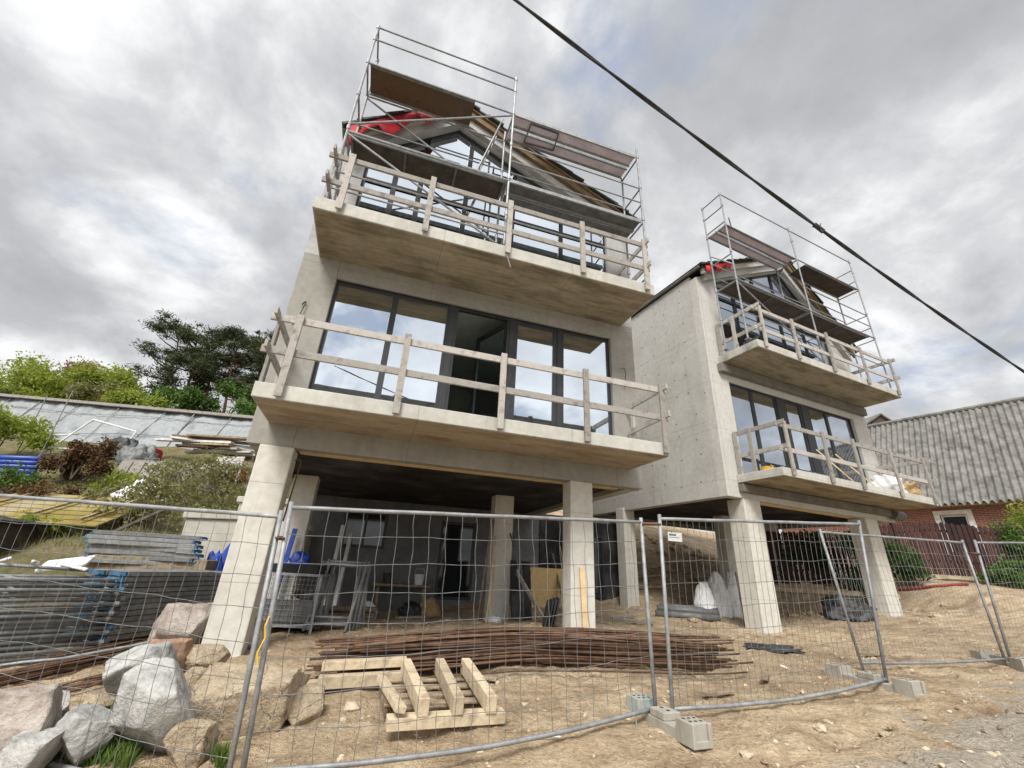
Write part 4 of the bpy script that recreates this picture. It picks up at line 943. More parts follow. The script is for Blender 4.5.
# wire cage and blue tarpaulins by the left column, leaning frames
cg = thing('mesh_cage', 'grey wire mesh cage pallet behind the leaning fence posts', 'cage', (-3.72,8.75,T(-3.6,8.7)+.02), math.radians(4))
m = MB()
for x in (-.5,.5):
    for y in (-.4,.4): m.bb(x-.02,x+.02,y-.02,y+.02,0,.9)
for z in (.1,.9):
    for y in (-.4,.4): m.bb(-.5,.5,y-.02,y+.02,z-.02,z+.02)
    for x in (-.5,.5): m.bb(x-.02,x+.02,-.4,.4,z-.021,z+.021)
m.build('cage_frame', MATS['galvanised'], cg)
m = MB()
for y in (-.4,.4):
    for i in range(1,14): x = -.5+i/14; m.tube((x,y,.1),(x,y,.9),.004,4)
    for i in range(1,10): z = .1+.8*i/10; m.tube((-.5,y,z),(.5,y,z),.004,4)
for i in range(1,11):
    for x in (-.5,.5): yy = -.4+.8*i/11; m.tube((x,yy,.1),(x,yy,.9),.004,4)
m.build('cage_mesh', MATS['galvanised_dark'], cg)
m = MB(); m.bb(-.5,.5,-.4,.4,.1,.13); m.bb(-.47,.47,-.385,-.375,.15,.5); m.build('cage_floor', MATS['steel_deck'], cg)
m = MB(); m.bb(-.46,.46,-.36,.36,.95,1.08); o = m.build('dark_crate', MATS['black_board'], bevel=.01); o.location = (-3.75,8.75,T(-3.6,8.7)-.0); tag(o, 'dark shallow crate standing on the wire mesh cage', 'crate')
lump('blue_bag', 'blue plastic bag lying on the wire mesh cage', 'bag', (-3.78,8.7,T(-3.6,8.7)+1.07), (.36,.3,.22), 'blue_plastic', 11, 'blue plastic bags')
lump('blue_bag', 'tall blue plastic bag left of the left column, lower one', 'bag', onground(-5.75,9.35), (.55,.5,.75), 'blue_plastic', 14, 'blue plastic bags', peak=.5)
lump('blue_bag', 'blue plastic bag leaning on the concrete blocks, upper one', 'bag', (-5.6,9.75,T(-5.6,9.7)+.25), (.6,.5,.75), 'blue_plastic', 19, 'blue plastic bags', peak=.3)
leaning('blue_sheet', 'narrow blue sheet hanging behind the left column', 'sheet', (-4.38,9.3,.4), (-4.3,9.35,1.95), .1, .02, 'blue_plastic', None, (0,1,0))
m = MB()
for i in range(9): m.bb(-.3,.3,-.02,.02,.03+i*.08,.07+i*.08)
m.bb(-.32,-.28,-.03,.03,0,.78); m.bb(.28,.32,-.03,.03,0,.78)
o = m.build('louvre_grille', MATS['galvanised']); o.location = (-4.75,8.6,T(-4.75,8.6)-.02); o.rotation_euler = (-.15,0,-.2); tag(o, 'grey slatted panel leaning between blue bags and left column', 'panel')
for i in range(6):
    t = thing('scaffold_section', 'grey scaffold frame leaning upright, %s of the group under the near house' % ['foremost','second from front','third from front','fourth from front','fifth from front','rearmost'][i], 'scaffold frame', (-2.95+.03*i, 8.35+.1*i, T(-2.8,8.4)+.03), .1+.08*i, 'scaffold frames leaning under the near house')
    g = t; hW, hL = .34-.0*i, 1.05+.04*(i % 3)
    ln = .28-.5*((i*37) % 10)/10
    for s in (-1,1):
        m = MB(); m.tube((s*hW,0,0),(s*hW+ln*.4,.4,hL),.0245,8); m.build('standard', MATS['galvanised'], g, smooth=True)
    for k in ((.1,.97) if i != 0 else (.1,.2)):
        m = MB(); m.tube((-hW+ln*.4*k,.4*k,hL*k),(hW+ln*.4*k,.4*k,hL*k),.02,6); m.build('rung', MATS['galvanised'], g, smooth=True)
# ------------------------------------------------------------------ under the far house
for i,(x,y,w,h,nm) in enumerate(((5.85,13.5,.62,1.0,'grey sack on the left of the three filled sacks'), (6.45,13.95,.72,1.35,'grey sack in the middle of the three filled sacks'), (7.05,14.2,.72,1.4,'grey sack on the right of the three filled sacks'))):
    lump('sack', nm, 'sack', onground(x, y), (w,.6,h*.8), 'grey_sack', 30+i, 'filled grey sacks', .16, i*.5, .45)
for i in range(5):
    m = MB(); a = (4.2+.12*i, 12.9+.22*i); b = (5.75+.1*i, 12.5+.24*i); m.tube((a[0],a[1],T(*a)+.1+.1*(i % 2)),(b[0],b[1],T(*b)+.1+.1*(i % 2)),.085,12)
    tag(m.build('plastic_pipe', MATS['steel_deck'], smooth=True), 'fat grey pipe lying before the filled sacks, %s' % ['nearest','second','middle one','fourth','farthest'][i], 'pipe', 'fat pipes before the sacks')
for i,(f,t_,w) in enumerate((((6.35,12.25),1.25,.13), ((6.75,12.9),1.35,.12))):
    leaning('timber_post', ['brown timber post standing left of the far house front column','brown timber post standing behind the far house front column'][i], 'timber', (f[0],f[1],T(*f)-.05), (f[0]-.03,f[1]+.08,T(*f)+t_), w, w, 'wood_old', 'timber posts by the far house')
lump('tarpaulin', 'flat torn black plastic on the sand before the far house front column', 'tarpaulin', onground(4.75,8.55,-.01), (.95,.42,.1), 'black_plastic', 44, None, .5)
lump('tarpaulin', 'heap of black tarpaulin between the two columns of the far house', 'tarpaulin', onground(9.75,13.25), (1.25,.8,.5), 'black_plastic', 47, None, .45)
sh = thing('shoring_wall', 'low brown timber shoring wall holding the dirt bank between the columns', 'wall', (10.0,14.15,T(10,14.1)), math.radians(-24))
for i in range(11): x = -1.5+i*.3; m = MB(); m.bb(x-.14,x+.14,-.03,.03,-.4,.75-.04*abs(i-3)); m.build('board', MATS['wood_old'], sh, bevel=.005)
m = MB(); m.bb(-1.7,1.65,-.09,-.032,.45,.57); m.build('waler', MATS['wood_old'], sh)
m = MB(); m.path([(11.9,15.6,T(11.9,15.6)+.12),(12.6,15.2,T(12.6,15.2)+.08),(13.4,14.6,T(13.4,14.6)+.06),(14.2,14.0,T(14.2,14)+.06)], .04, 8); tag(m.build('drain_pipe', MATS['red_dull'], smooth=True), 'dull red drain pipe lying along the foot of the picket fence', 'pipe')
for i in range(7):
    x, y = B(.6+.5*i, 4.9+.35*(i % 3)); m = MB(); m.box((0,0,0),(1.3,.16,.05)); o = m.build('plank', MATS['wood_old'], bevel=.004); o.location = (x,y,T(x,y)+.1+.04*(i % 2)); o.rotation_euler = (.25,-.1,YAW2+.3*(i % 4)-.4); tag(o, 'scattered plank on the dirt bank behind the far house, %s from the left' % ['first','second','third','fourth','fifth','sixth','seventh'][i], 'plank', 'planks on the dirt bank')
# on the balcony of the far house
m = MB(); m.tube((0,0,0),(0,0,.24),.13,16); m.path([(.13,0,.2),(.2,0,.28),(.13,0,.3)], .012, 6); o = m.build('bucket', MATS['yellow_plastic']); o.location = (*B(.35,-.35),3.94); tag(o, 'yellow bucket on the lower balcony of the farther house', 'bucket')
m = MB(); m.bb(-.3,.3,-.15,.15,0,.14); m.bb(-.28,.28,-.13,.13,.14,.17); o = m.build('tool_box', MATS['galvanised_dark'], bevel=.01); o.location = (*B(1.75,-.75),3.94); o.rotation_euler = (0,0,YAW2); tag(o, 'grey flat box on the lower balcony of the farther house', 'box')
lump('plastic_sheet', 'crumpled white sheet on the right end of the far balcony', 'sheet', (*B(5.1,-.75),3.935), (1.3,.6,.6), 'white_plastic', 61, None, .4, YAW2)
lump('paper_sack', 'torn brown paper sack by the white sheet on the far balcony', 'sack', (*B(5.75,-.95),3.935), (.75,.45,.4), 'paper_bag', 63, None, .4, YAW2)
for i in range(2):
    m = MB(); a = B(3.3+1.0*i,-.9); b = B(3.0+.9*i,-.2); m.bar((*a,3.96),(*b,5.1),.05,.03); tag(m.build('batten', MATS['wood_new']), 'thin batten leaning inside the far lower balcony, %s one' % ('right' if i else 'left'), 'batten', 'battens leaning on the far balcony')
# hook of bent bar beside the left column head
m = MB(); m.path([(-3.39,6.9,1.9),(-3.34,6.9,2.82),(-3.37,6.9,2.86),(-3.49,6.9,2.83),(-3.5,6.92,2.6)], .012, 6); tag(m.build('bent_rod', MATS['rust'], smooth=True), 'bent rusty rod hanging beside the head of the left column', 'steel rod')
# concrete blocks left of the left column
for i,(x,y,w,d,hh,z,rz) in enumerate(((-6.3,10.55,1.5,1.0,1.35,.75,.15), (-5.95,11.3,1.1,.9,1.5,1.1,.25), (-5.6,12.1,.9,.9,1.3,1.75,.25))):
    m = MB(); m.bb(-w/2,w/2,-d/2,d/2,0,hh); m.bb(-w/2-.06,w/2+.04,-d/2-.06,d/2,hh,hh+.14)
    o = m.build('concrete_block', MATS['concrete_block'], bevel=.02); o.location = (x,y,min(z,T(x,y)-.05)); o.rotation_euler = (0,-.03,rz); tag(o, 'pale concrete block left of the left column, %s step' % ['lowest','middle','highest'][i], 'concrete block', 'stepped concrete blocks')

# overhead cable
def cable(label, a, b, sag, r, twist):
    a, b = V3(a), V3(b); n = 90; P = []
    for i in range(n+1):
        t = i/n; p = a.lerp(b, t)-V3((0,0,sag*4*t*(1-t))); P.append(p)
    d = (b-a).normalized(); s = d.cross(V3((0,0,1))).normalized(); u = s.cross(d)
    m = MB()
    for k in range(2):
        m.path([p+(s*math.cos(i*twist+k*math.pi)+u*math.sin(i*twist+k*math.pi))*r*.75 for i, p in enumerate(P)], r, 7)
    return P, tag(m.build('overhead_cable', MATS['cable_black'], smooth=True), label, 'cable')
P, cb = cable('black twisted cable hanging across the sky', (-2.28,1.28,6.9), (9.72,6.22,3.7), .35, .0115, .5)
m = MB(); k = min(P, key=lambda p: abs(p.x-3.3))
for dv in ((.05,.0,.09),(-.07,.03,.05),(.02,-.03,-.1)): m.path([k, k+V3(dv)*.4, k+V3(dv)*.75], .006, 5)
m.path([k-V3((.06,.025,-.02)), k+V3((.06,.025,-.02))], .026, 8)
m.build('cable_tie', MATS['cable_black'], cb)
# more site clutter in the shade under the near house
for i, (x, y, h, nm) in enumerate(((-4.35,5.9,2.3,'pale pipe leaning at the left of the ground floor window'), (-4.1,5.95,2.1,'pale pipe leaning beside the first one by the ground floor window'))):
    leaning('plastic_pipe', nm, 'pipe', pA(x,y-.35,dz=-.02), pA(x+.05,y+.25,h), .09, .09, 'white_paint', 'pale pipes by the window')
for i, (x, y, w, dz, nm) in enumerate(((-3.9,4.9,1.6,.0,'lowest board of the stack before the window'), (-3.85,4.95,1.5,.06,'second board of the stack before the window'), (-3.95,4.92,1.7,.12,'third board of the stack before the window'), (-3.8,4.9,1.4,.18,'top board of the stack before the window'))):
    m = MB(); m.box((0,0,0),(w,.4,.05)); o = m.build('board', MATS['wood_old'], bevel=.005); at_a(o, x, y, T(*A(x,y))+.03+dz, .05*i); tag(o, nm, 'board', 'boards stacked before the window')
for i, (x, y, s, mt, nm) in enumerate(((-3.3,5.2,.5,'grey_sack','grey cement sack at the left end of the trestle table'), (-1.75,5.25,.55,'paper_bag','brown paper sack at the right end of the trestle table'), (-4.6,4.4,.5,'black_plastic','black bag at the foot of the rear left column'))):
    lump('sack', nm, 'sack', pA(x,y,dz=-.02), (s,s*.7,s*.8), mt, 90+i, 'sacks under the near house', .25)
for i, (x, y, z, mt, nm) in enumerate(((-2.9,5.65,.77,'black_plastic','black bucket on the trestle table'), (-2.05,5.7,.77,'white_paint','white bucket on the trestle table'))):
    m = MB(); m.path([(0,0,0),(0,0,.26)], [.11,.14], 14); m.path([(.14,0,.25),(.1,.0,.4),(-.1,0,.4),(-.14,0,.25)], .005, 5); o = m.build('bucket', MATS[mt]); at_a(o, x, y, T(*A(-2.5,5.75))+z); tag(o, nm, 'bucket')
for i, (x, y, w, rz, nm) in enumerate(((-2.4,3.3,.7,.4,'short plank on the ground before the table, left'), (-1.7,2.6,.5,1.2,'short plank on the ground before the table, right'), (.9,2.4,.8,.2,'plank offcut on the ground right of the curved pipes'), (2.4,2.2,.9,-.4,'plank on the ground between the two houses'), (2.9,3.4,1.3,.6,'longer plank on the ground between the two houses'))):
    m = MB(); m.box((0,0,0),(w,.12,.03)); o = m.build('plank', MATS['wood_grey'], bevel=.004); at_a(o, x, y, T(*A(x,y))+.06, rz, .04); tag(o, nm, 'plank', 'offcuts on the ground')
for i in range(5):
    leaning('board', 'dark board leaning on the wall between the houses, %s from the left' % ['first','second','third','fourth','fifth'][i], 'board', pA(2.0+.22*i,4.9,dz=-.02), pA(2.1+.25*i,6.15,1.9+.25*((i*7) % 3)), .13, .03, 'wood_old', 'boards leaning between the houses', (1,0,0))
for i, (x, y, s, nm) in enumerate(((.6,5.0,.08,'scrap of white plastic on the sand before the pallet'), (2.9,5.0,.08,'scrap of white plastic on the road side of the sign fence'), (-.9,6.1,.08,'white scrap between pallet and rust rods'), (4.2,7.3,.1,'pale scrap behind the sign fence'))):
    lump('litter', nm, 'litter', onground(x, y, .0), (s,s*.7,s*.35), 'white_plastic', 110+i, 'plastic scraps on the sand', .5)
for i, (x, y, w, rz, nm) in enumerate(((2.6,5.95,.5,.5,'short offcut lying behind the sign fence'), (-.2,6.15,.45,-.3,'short offcut right behind the pallet'), (3.6,6.7,.6,1.0,'offcut lying behind the sign fence near the black plastic'), (6.6,8.6,.7,.3,'offcut on the sand before the outer column'))):
    m = MB(); m.box((0,0,0),(w,.09,.03)); o = m.build('offcut', MATS['wood_old'], bevel=.004); o.location = (x,y,T(x,y)+.05); o.rotation_euler = (.05,.03,rz); tag(o, nm, 'offcut', 'timber offcuts on the sand')

# ------------------------------------------------------------------ foliage
def leaves_mesh(name, mat, blobs, n, size, parent=None, seed=1, flat=1., droop=0., shell=.55, thin=1.):
    """many small leaf faces spread through a set of ellipsoid clumps (cx,cy,cz,rx,ry,rz)"""
    rnd = np.random.RandomState(seed); vol = np.array([b[3]*b[4]*b[5] for b in blobs])**.75; cnt = np.maximum(1, (n*vol/vol.sum())).astype(int)
    V = []; 
    for b, c in zip(blobs, cnt):
        d = rnd.normal(size=(c,3)); d /= np.linalg.norm(d, axis=1)[:,None]
        r = shell+(1-shell)*rnd.rand(c); r *= 1+.18*rnd.normal(size=c); r[rnd.rand(c) < .25] *= rnd.rand()*.9
        p = d*r[:,None]*np.array(b[3:6])+np.array(b[:3])
        s = size*(.55+.9*rnd.rand(c))
        a = rnd.normal(size=(c,3)); a[:,2] = a[:,2]*flat-droop; a /= np.linalg.norm(a, axis=1)[:,None]
        e = rnd.normal(size=(c,3)); e -= a*(e*a).sum(1)[:,None]; e /= np.linalg.norm(e, axis=1)[:,None]
        a *= s[:,None]; e *= (s*.42*thin)[:,None]
        V.append(np.stack([p-a, p+e-.1*a, p+a, p-e-.1*a], 1))
    V = np.concatenate(V).reshape(-1,3); k = len(V)//4
    me = bpy.data.meshes.new(name); me.vertices.add(len(V)); me.vertices.foreach_set('co', V.ravel().astype(np.float32))
    me.loops.add(4*k); me.loops.foreach_set('vertex_index', np.arange(4*k, dtype=np.int32))
    me.polygons.add(k); me.polygons.foreach_set('loop_start', np.arange(0, 4*k, 4, dtype=np.int32)); me.polygons.foreach_set('loop_total', np.full(k, 4, dtype=np.int32))
    me.update(calc_edges=True); me.materials.append(MATS[mat])
    o = bpy.data.objects.new(name, me); COL.objects.link(o)
    if parent is not None: o.parent = parent
    return o
def pine(label, x, y, H, lean, seed, crown_from=.45, spread=3.):
    rnd = random.Random(seed); t = thing('pine_tree', label, 'tree', (x, y, T(x, y)-.1), 0, 'pines on the hill')
    ax_ = [V3((lean[0]*k**1.5+.3*math.sin(k*5+seed), lean[1]*k, H*k)) for k in [i/8 for i in range(9)]]
    m = MB(); m.path(ax_, [.16*(1-.75*i/8)*H/11 for i in range(9)], 8)
    blobs = []
    nb = 20
    for i in range(nb):
        k = crown_from+(1-crown_from)*(i+.5)/nb; p = ax_[min(8, int(k*8))].lerp(ax_[min(8, int(k*8)+1)], k*8-int(k*8))
        an = rnd.uniform(0, 6.28); rr = spread*(.35+.65*math.sin(math.pi*min(1,(k-crown_from)/(1-crown_from)*.75+.22)))*rnd.uniform(.55,1.1)
        q = p+V3((math.cos(an)*rr, math.sin(an)*rr, rnd.uniform(.1,.9))); m.path([p, p.lerp(q,.5)+V3((0,0,-.1)), q], [.06,.045,.02], 5)
        for j in range(3):
            c = p.lerp(q, rnd.uniform(.35,1.1)); w = rnd.uniform(.45,1.0)*spread/2.7
            blobs.append((c.x+rnd.uniform(-.4,.4), c.y+rnd.uniform(-.4,.4), c.z+rnd.uniform(-.1,.45), w, w, w*rnd.uniform(.26,.42)))
    tp = ax_[-1]; blobs.append((tp.x, tp.y, tp.z+.1, .9, .9, .55))
    for _ in range(5):                                  # dead lower twigs
        k = rnd.uniform(.2, crown_from); p = ax_[int(k*8)]; an = rnd.uniform(0,6.28); m.path([p, p+V3((math.cos(an)*1.1, math.sin(an)*1.1, rnd.uniform(-.1,.5)))], [.03,.01], 4)
    m.build('trunk', MATS['bark_pine'], t, smooth=True)
    leaves_mesh('crown', 'needle_pine', blobs, 10000, .13, t, seed, .8, 0, .25, .5)
def bush(nm, label, cat, x, y, blobs, mat, n, size, seed, group=None, trunk=None, stems=5, dz=0.):
    t = thing(nm, label, cat, (x, y, T(x, y)-.05+dz), 0, group); rnd = random.Random(seed); m = MB()
    for i in range(stems):
        b = blobs[i % len(blobs)]; r0 = .03 if trunk is None else trunk
        m.path([(rnd.uniform(-.15,.15)+b[0]*.2, rnd.uniform(-.15,.15)+b[1]*.2, 0), (b[0]*.6+rnd.uniform(-.2,.2), b[1]*.6, b[2]*.55), (b[0]+rnd.uniform(-.3,.3)*b[3], b[1]+rnd.uniform(-.3,.3)*b[4], b[2]+b[5]*.7)], [r0, r0*.7, r0*.25], 5)
    m.build('stem' if trunk is None else 'trunk', MATS['bark_grey'], t)
    leaves_mesh('foliage' if trunk is None else 'crown', mat, blobs, n, size, t, seed, 1., 0, .35)
    return t
def rblobs(seed, n, ext, r, z0=.3):
    rnd = random.Random(seed); out = []
    for _ in range(n):
        x, y = rnd.uniform(-1,1), rnd.uniform(-1,1); k = max(.25, 1-.6*x*x); q = r*rnd.uniform(.6,1.25)
        out.append((x*ext[0], y*ext[1], z0+ext[2]*k*rnd.uniform(.15,1), q, q, q*rnd.uniform(.7,1.)))
    return out
# pines on the hill crest
for i, (px, py, H, ln, sp, nm) in enumerate(((-26.9,31,9.6,(-.6,0),3.1,'tall dark pine, leftmost of the row on the hill'), (-25.0,30.5,8.9,(-.2,0),2.8,'dark pine leaning right, second from the left on the hill'), (-23.6,31,9.6,(-.7,.3),2.8,'dark pine, third from the left on the hill'),
        (-21.6,30.5,9.4,(-.2,0),2.7,'dark pine with reddish leaning trunk, fourth from the left on the hill'), (-19.8,31.5,9.2,(-.6,.2),2.5,'thin pine, fifth from the left on the hill'), (-18.2,30.5,9.5,(-.5,0),2.6,'thin pine nearest to the balcony, rightmost on the hill'))):
    pine(nm, px, py, H, ln, 11+i*7, .3 if i < 1 else .42, sp)
# bright spring bushes along the crest, left
for i, (x, y, e, r, n, mat, nm) in enumerate(((-41,32,(4,2,5.6),1.3,7000,'leaf_spring','bright yellow green tree at the left picture edge on the hill'), (-35.5,31,(3.2,2,5.2),1.2,6500,'leaf_russet','reddish tree between the yellow green ones on the hill'), (-36.8,29.5,(4,1.5,4.0),1.1,6500,'leaf_spring','low yellow green tree before the reddish one on the hill'),
        (-31,30.5,(3.2,2,4.8),1.2,7000,'leaf_spring','yellow green tree left of the pines on the hill'), (-29.0,28.5,(3,1.2,3.2),.9,5000,'leaf_weed','low olive shrub under the leftmost pine'), (-23.5,28.5,(2.8,1.2,4.6),1.0,7000,'leaf_green','fresh green shrub under the middle pines'), (-19.3,28.5,(2.8,1.2,4.8),1.0,7000,'leaf_green','fresh green shrub under the rightmost pines'), (-40.5,28,(4,1.2,1.4),.8,4000,'leaf_green','low green shrub above the grey film, leftmost'), (-34,27.5,(3.6,1.2,1.3),.8,4000,'leaf_dark','low dark shrub above the grey film in the middle'), (-26.5,34.5,(3.4,1.5,3.2),1.2,6000,'leaf_spring','yellow green tree seen between the pine trunks, left'), (-21.5,35,(3.4,1.5,3.2),1.2,6000,'leaf_green','green tree seen between the pine trunks, right'), (-26.0,28.4,(2.4,1.2,3.2),.9,5000,'leaf_spring','bright green shrub under the leftmost pines'))):
    bush('deciduous_tree' if 'tree' in nm.split(' on ')[0].split(' under ')[0] else 'shrub', nm, 'tree' if 'tree' in nm.split(' on ')[0].split(' under ')[0] else 'shrub', x, y, rblobs(50+i, 15, e, r, .4), mat, int(n*1.7), .125, 50+i, 'trees and shrubs on the crest', .09, 7)

# ------------------------------------------------------------------ grey film screen below the crest
def film():
    t = thing('film_screen', 'long grey plastic film screen on posts holding the hill above the yard', 'screen', (0,0,0))
    A0, A1 = V3((-30.5,18.6,0)), V3((-9.8,17.2,0)); N = 60; vs = []; fs = []
    zt = lambda s: 7.95-1.12*s; zb_ = lambda s: 4.85+.35*s
    for i in range(N+1):
        s = i/N; p = A0.lerp(A1, s)
        for j in range(7):
            k = j/6; wv = .1*mnoise.noise((i*.35, j*.6, 2))+.04*math.sin(i*1.9+j)
            vs.append((p.x, p.y+.9*k+wv, zb_(s)+(zt(s)-zb_(s))*k))
    for i in range(N):
        for j in range(6): a = i*7+j; fs.append((a, a+7, a+8, a+1))
    m = MB(); m.add(vs, fs); o = m.build('film', MATS['film_grey'], t, smooth=True); sd = o.modifiers.new('t','SOLIDIFY'); sd.thickness = .02
    rnd = random.Random(5)
    for i in range(11):
        s = (i+rnd.uniform(.2,.8))/11; p = A0.lerp(A1, s); dx = rnd.uniform(.15,.7)
        m = MB(); m.tube((p.x-dx*.5, p.y-.12, zb_(s)-.4), (p.x+dx, p.y+.8, zt(s)+.12), rnd.choice((.015,.02,.03))); m.build('post', MATS['galvanised_dark'], t)
    m = MB(); m.bar(A0+V3((0,.92,zt(0)+.05)), A1+V3((0,.92,zt(1)+.05)), .5, .12); m.build('cap_board', MATS['wood_grey'], t)
    for k in (.35,.8):
        m = MB(); m.path([A0.lerp(A1, i/20)+V3((0,.9*k-.1,zb_(i/20)+(zt(i/20)-zb_(i/20))*k+.05*math.sin(i))) for i in range(21)], .012, 5); m.build('wire', MATS['galvanised_dark'], t)
film()
# ------------------------------------------------------------------ clutter on the bank
def px_(x, y, dz=0.): return V3((x, y, T(x, y)+dz))
for i in range(5):
    m = MB(); a = px_(-18.2,13.6,-.2+.13*i); b = px_(-14.1,13.0,-.2+.13*i); b.z = a.z+.0; m.path([a, a.lerp(b,.5)+V3((0,0,.02)), b], .085, 10)
    tag(m.build('blue_pipe', MATS['blue_plastic'], smooth=True), 'long blue plastic pipe lying on the bank, %s of its pile' % ['lowest','second lowest','middle one','second highest','highest'][i], 'pipe', 'blue pipes piled on the bank')
bush('conifer_shrub', 'brown withered conifer shrub right of the blue pipes', 'shrub', -13.1, 13.3, rblobs(3,16,(.6,.4,1.0),.3,.2), 'leaf_brown', 7000, .055, 3, dz=.25)
bush('shrub', 'bright green bush at the left edge above the blue pipes', 'shrub', -17.4, 14.3, rblobs(4,16,(1.3,.7,1.6),.45,.3), 'leaf_spring', 9000, .065, 4)
cr = thing('crib_wall', 'low wall of pale boards holding the bank below the plank pile', 'wall', (-11.2,14.6,T(-11.2,14.6)-.15), math.radians(-4))
for i in range(9): m = MB(); x = -1.9+i*.45; m.box((x,0,.4),(.41,.06,.95),rot('X',-.25)); m.build('board', MATS['wood_grey'], cr, bevel=.006)
m = MB(); m.bar((-2.1,.22,.9),(2.0,.22,.85),.2,.08); m.build('cap', MATS['wood_grey'], cr)
rnd = random.Random(12)
for i in range(12):
    L = rnd.uniform(1.8,3.4); x, y = -11.3+rnd.uniform(-.5,.9), 15.9+rnd.uniform(-.3,.3); z = T(-11.2,15.9)+.72+.1*(i//2)
    mt = ['plank_white','plank_white','rust','wood_grey','plank_white','wood_old'][i % 6]
    m = MB(); m.box((0,0,0),(L,.22,.075)); o = m.build('plank', MATS[mat_] if False else MATS[mt], bevel=.005); o.location = (x,y,z); o.rotation_euler = (rnd.uniform(-.05,.05), rnd.uniform(-.04,.06), rnd.uniform(-.25,.25))
    tag(o, '%s plank in the lying pile below the grey film' % {'plank_white':'pale weathered','rust':'rust red','wood_grey':'grey','wood_old':'brown'}[mt], 'plank', 'planks piled below the film')
for i, (x, w) in enumerate(((-13.1,.5),(-9.7,.35))):
    m = MB(); m.bb(-w/2,w/2,-.2,.2,0,.4); m.bb(-w/2+.04,w/2-.04,-.21,.19,.405,.46); o = m.build('red_box', MATS['red_membrane'], bevel=.03); o.location = px_(x,15.7,.05); tag(o, 'orange red box at the %s end of the plank pile' % ('left','right')[i], 'box', 'red boxes by the planks')
m = MB()
for z in (.15,.3): m.bar((-.45,0,z),(.45,0,z),.05,.03)
for x in (-.4,0,.4): m.bar((x,0,0),(x,.05,.7),.06,.04)
for i in range(5): m.bar((-.5,-.02+.01*i,.5+.09*i),(.45,-.02+.01*i,.56+.09*i),.05,.07)
o = m.build('slat_stack', MATS['plank_white']); o.location = px_(-9.9,15.3,.05); tag(o, 'small stack of pale slats standing upright at the right of the plank pile', 'slats')
lump('tarpaulin', 'dark grey tarpaulin heap left of the plank pile', 'tarpaulin', onground(-14.3,15.7), (1.3,.7,.75), 'black_plastic', 71, None, .4)
lump('tarpaulin', 'blue grey net heap beside the dark tarpaulin', 'tarpaulin', onground(-13.2,15.3), (1.2,.7,.65), 'galvanised_dark', 73, None, .5)
fr = thing('tubular_rack', 'white tubular frame leaning before the grey film', 'frame', tuple(px_(-15.6,15.4)), .2)
for p, q in (((-1.,0,0),(.1,0,1.5)), ((.1,0,1.5),(1.5,.2,1.25)), ((1.5,.2,1.25),(1.2,.2,.2)), ((-.9,0,.3),(1.2,.2,.5)), ((-2.2,0,.5),(-.2,.1,.95))): m = MB(); m.tube(p,q,.032); m.build('tube', MATS['white_paint'], fr)
for i, (x, y, h) in enumerate(((-17.4,15.2,2.6),(-15.9,14.6,2.9))):
    m = MB(); p = px_(x,y,-.2); m.tube(p, p+V3((.03,0,h)), .016); tag(m.build('steel_post', MATS['galvanised_dark']), 'thin dark steel post standing before the grey film, %s one' % ('left','right')[i], 'post', 'steel posts before the film')
lump('white_sheet', 'crumpled white plastic sheet on the weedy bank', 'sheet', onground(-10.2,12.4,.05), (1.3,.7,.75), 'white_plastic', 81, None, .45)
mb_ = thing('shutter_boarding', 'mossy yellow formwork boards lying on the bank behind the fence', 'panel', tuple(px_(-10.9,10.9,.1)), .05)
for i in range(7): m = MB(); m.box((0,-.75+i*.25,.02+i*.115),(3.6,.235,.035),rot('X',.42)); m.build('board', MATS['mossy_board'], mb_, bevel=.004)
for x in (-1.2,.2,1.4): m = MB(); m.bar((x,-.85,.1),(x+.05,.85,.86),.06,.05); m.build('batten', MATS['wood_old'], mb_)
bx_ = thing('wood_crate', 'dark timber crate with pale frame at the left edge behind the fence', 'crate', tuple(px_(-10.9,9.2,-.35)), .1)
m = MB(); m.bb(-.9,.9,-.6,.6,0,1.0); m.build('body', MATS['plank_board'], bx_, bevel=.01)
m = MB(); m.box((0,0,1.12),(2.1,1.5,.06),rot('Y',.12)); m.build('lid', MATS['black_board'], bx_)
m = MB(); m.bar((-.3,-.64,.1),(.1,-.64,.95),.05,.04,(0,1,0)); m.bar((.55,-.64,.1),(.85,-.64,.95),.05,.04,(0,1,0)); m.bar((-.3,-.66,.92),(.95,-.66,.92),.04,.05); m.build('frame', MATS['galvanised'], bx_)
m = MB(); m.bar((0,0,0),(1.2,.3,.85),.07,.06); o = m.build('log', MATS['bark_grey']); o.location = px_(-8.7,9.8,.1); tag(o, 'dark branch sticking up behind the stacked planks', 'branch')
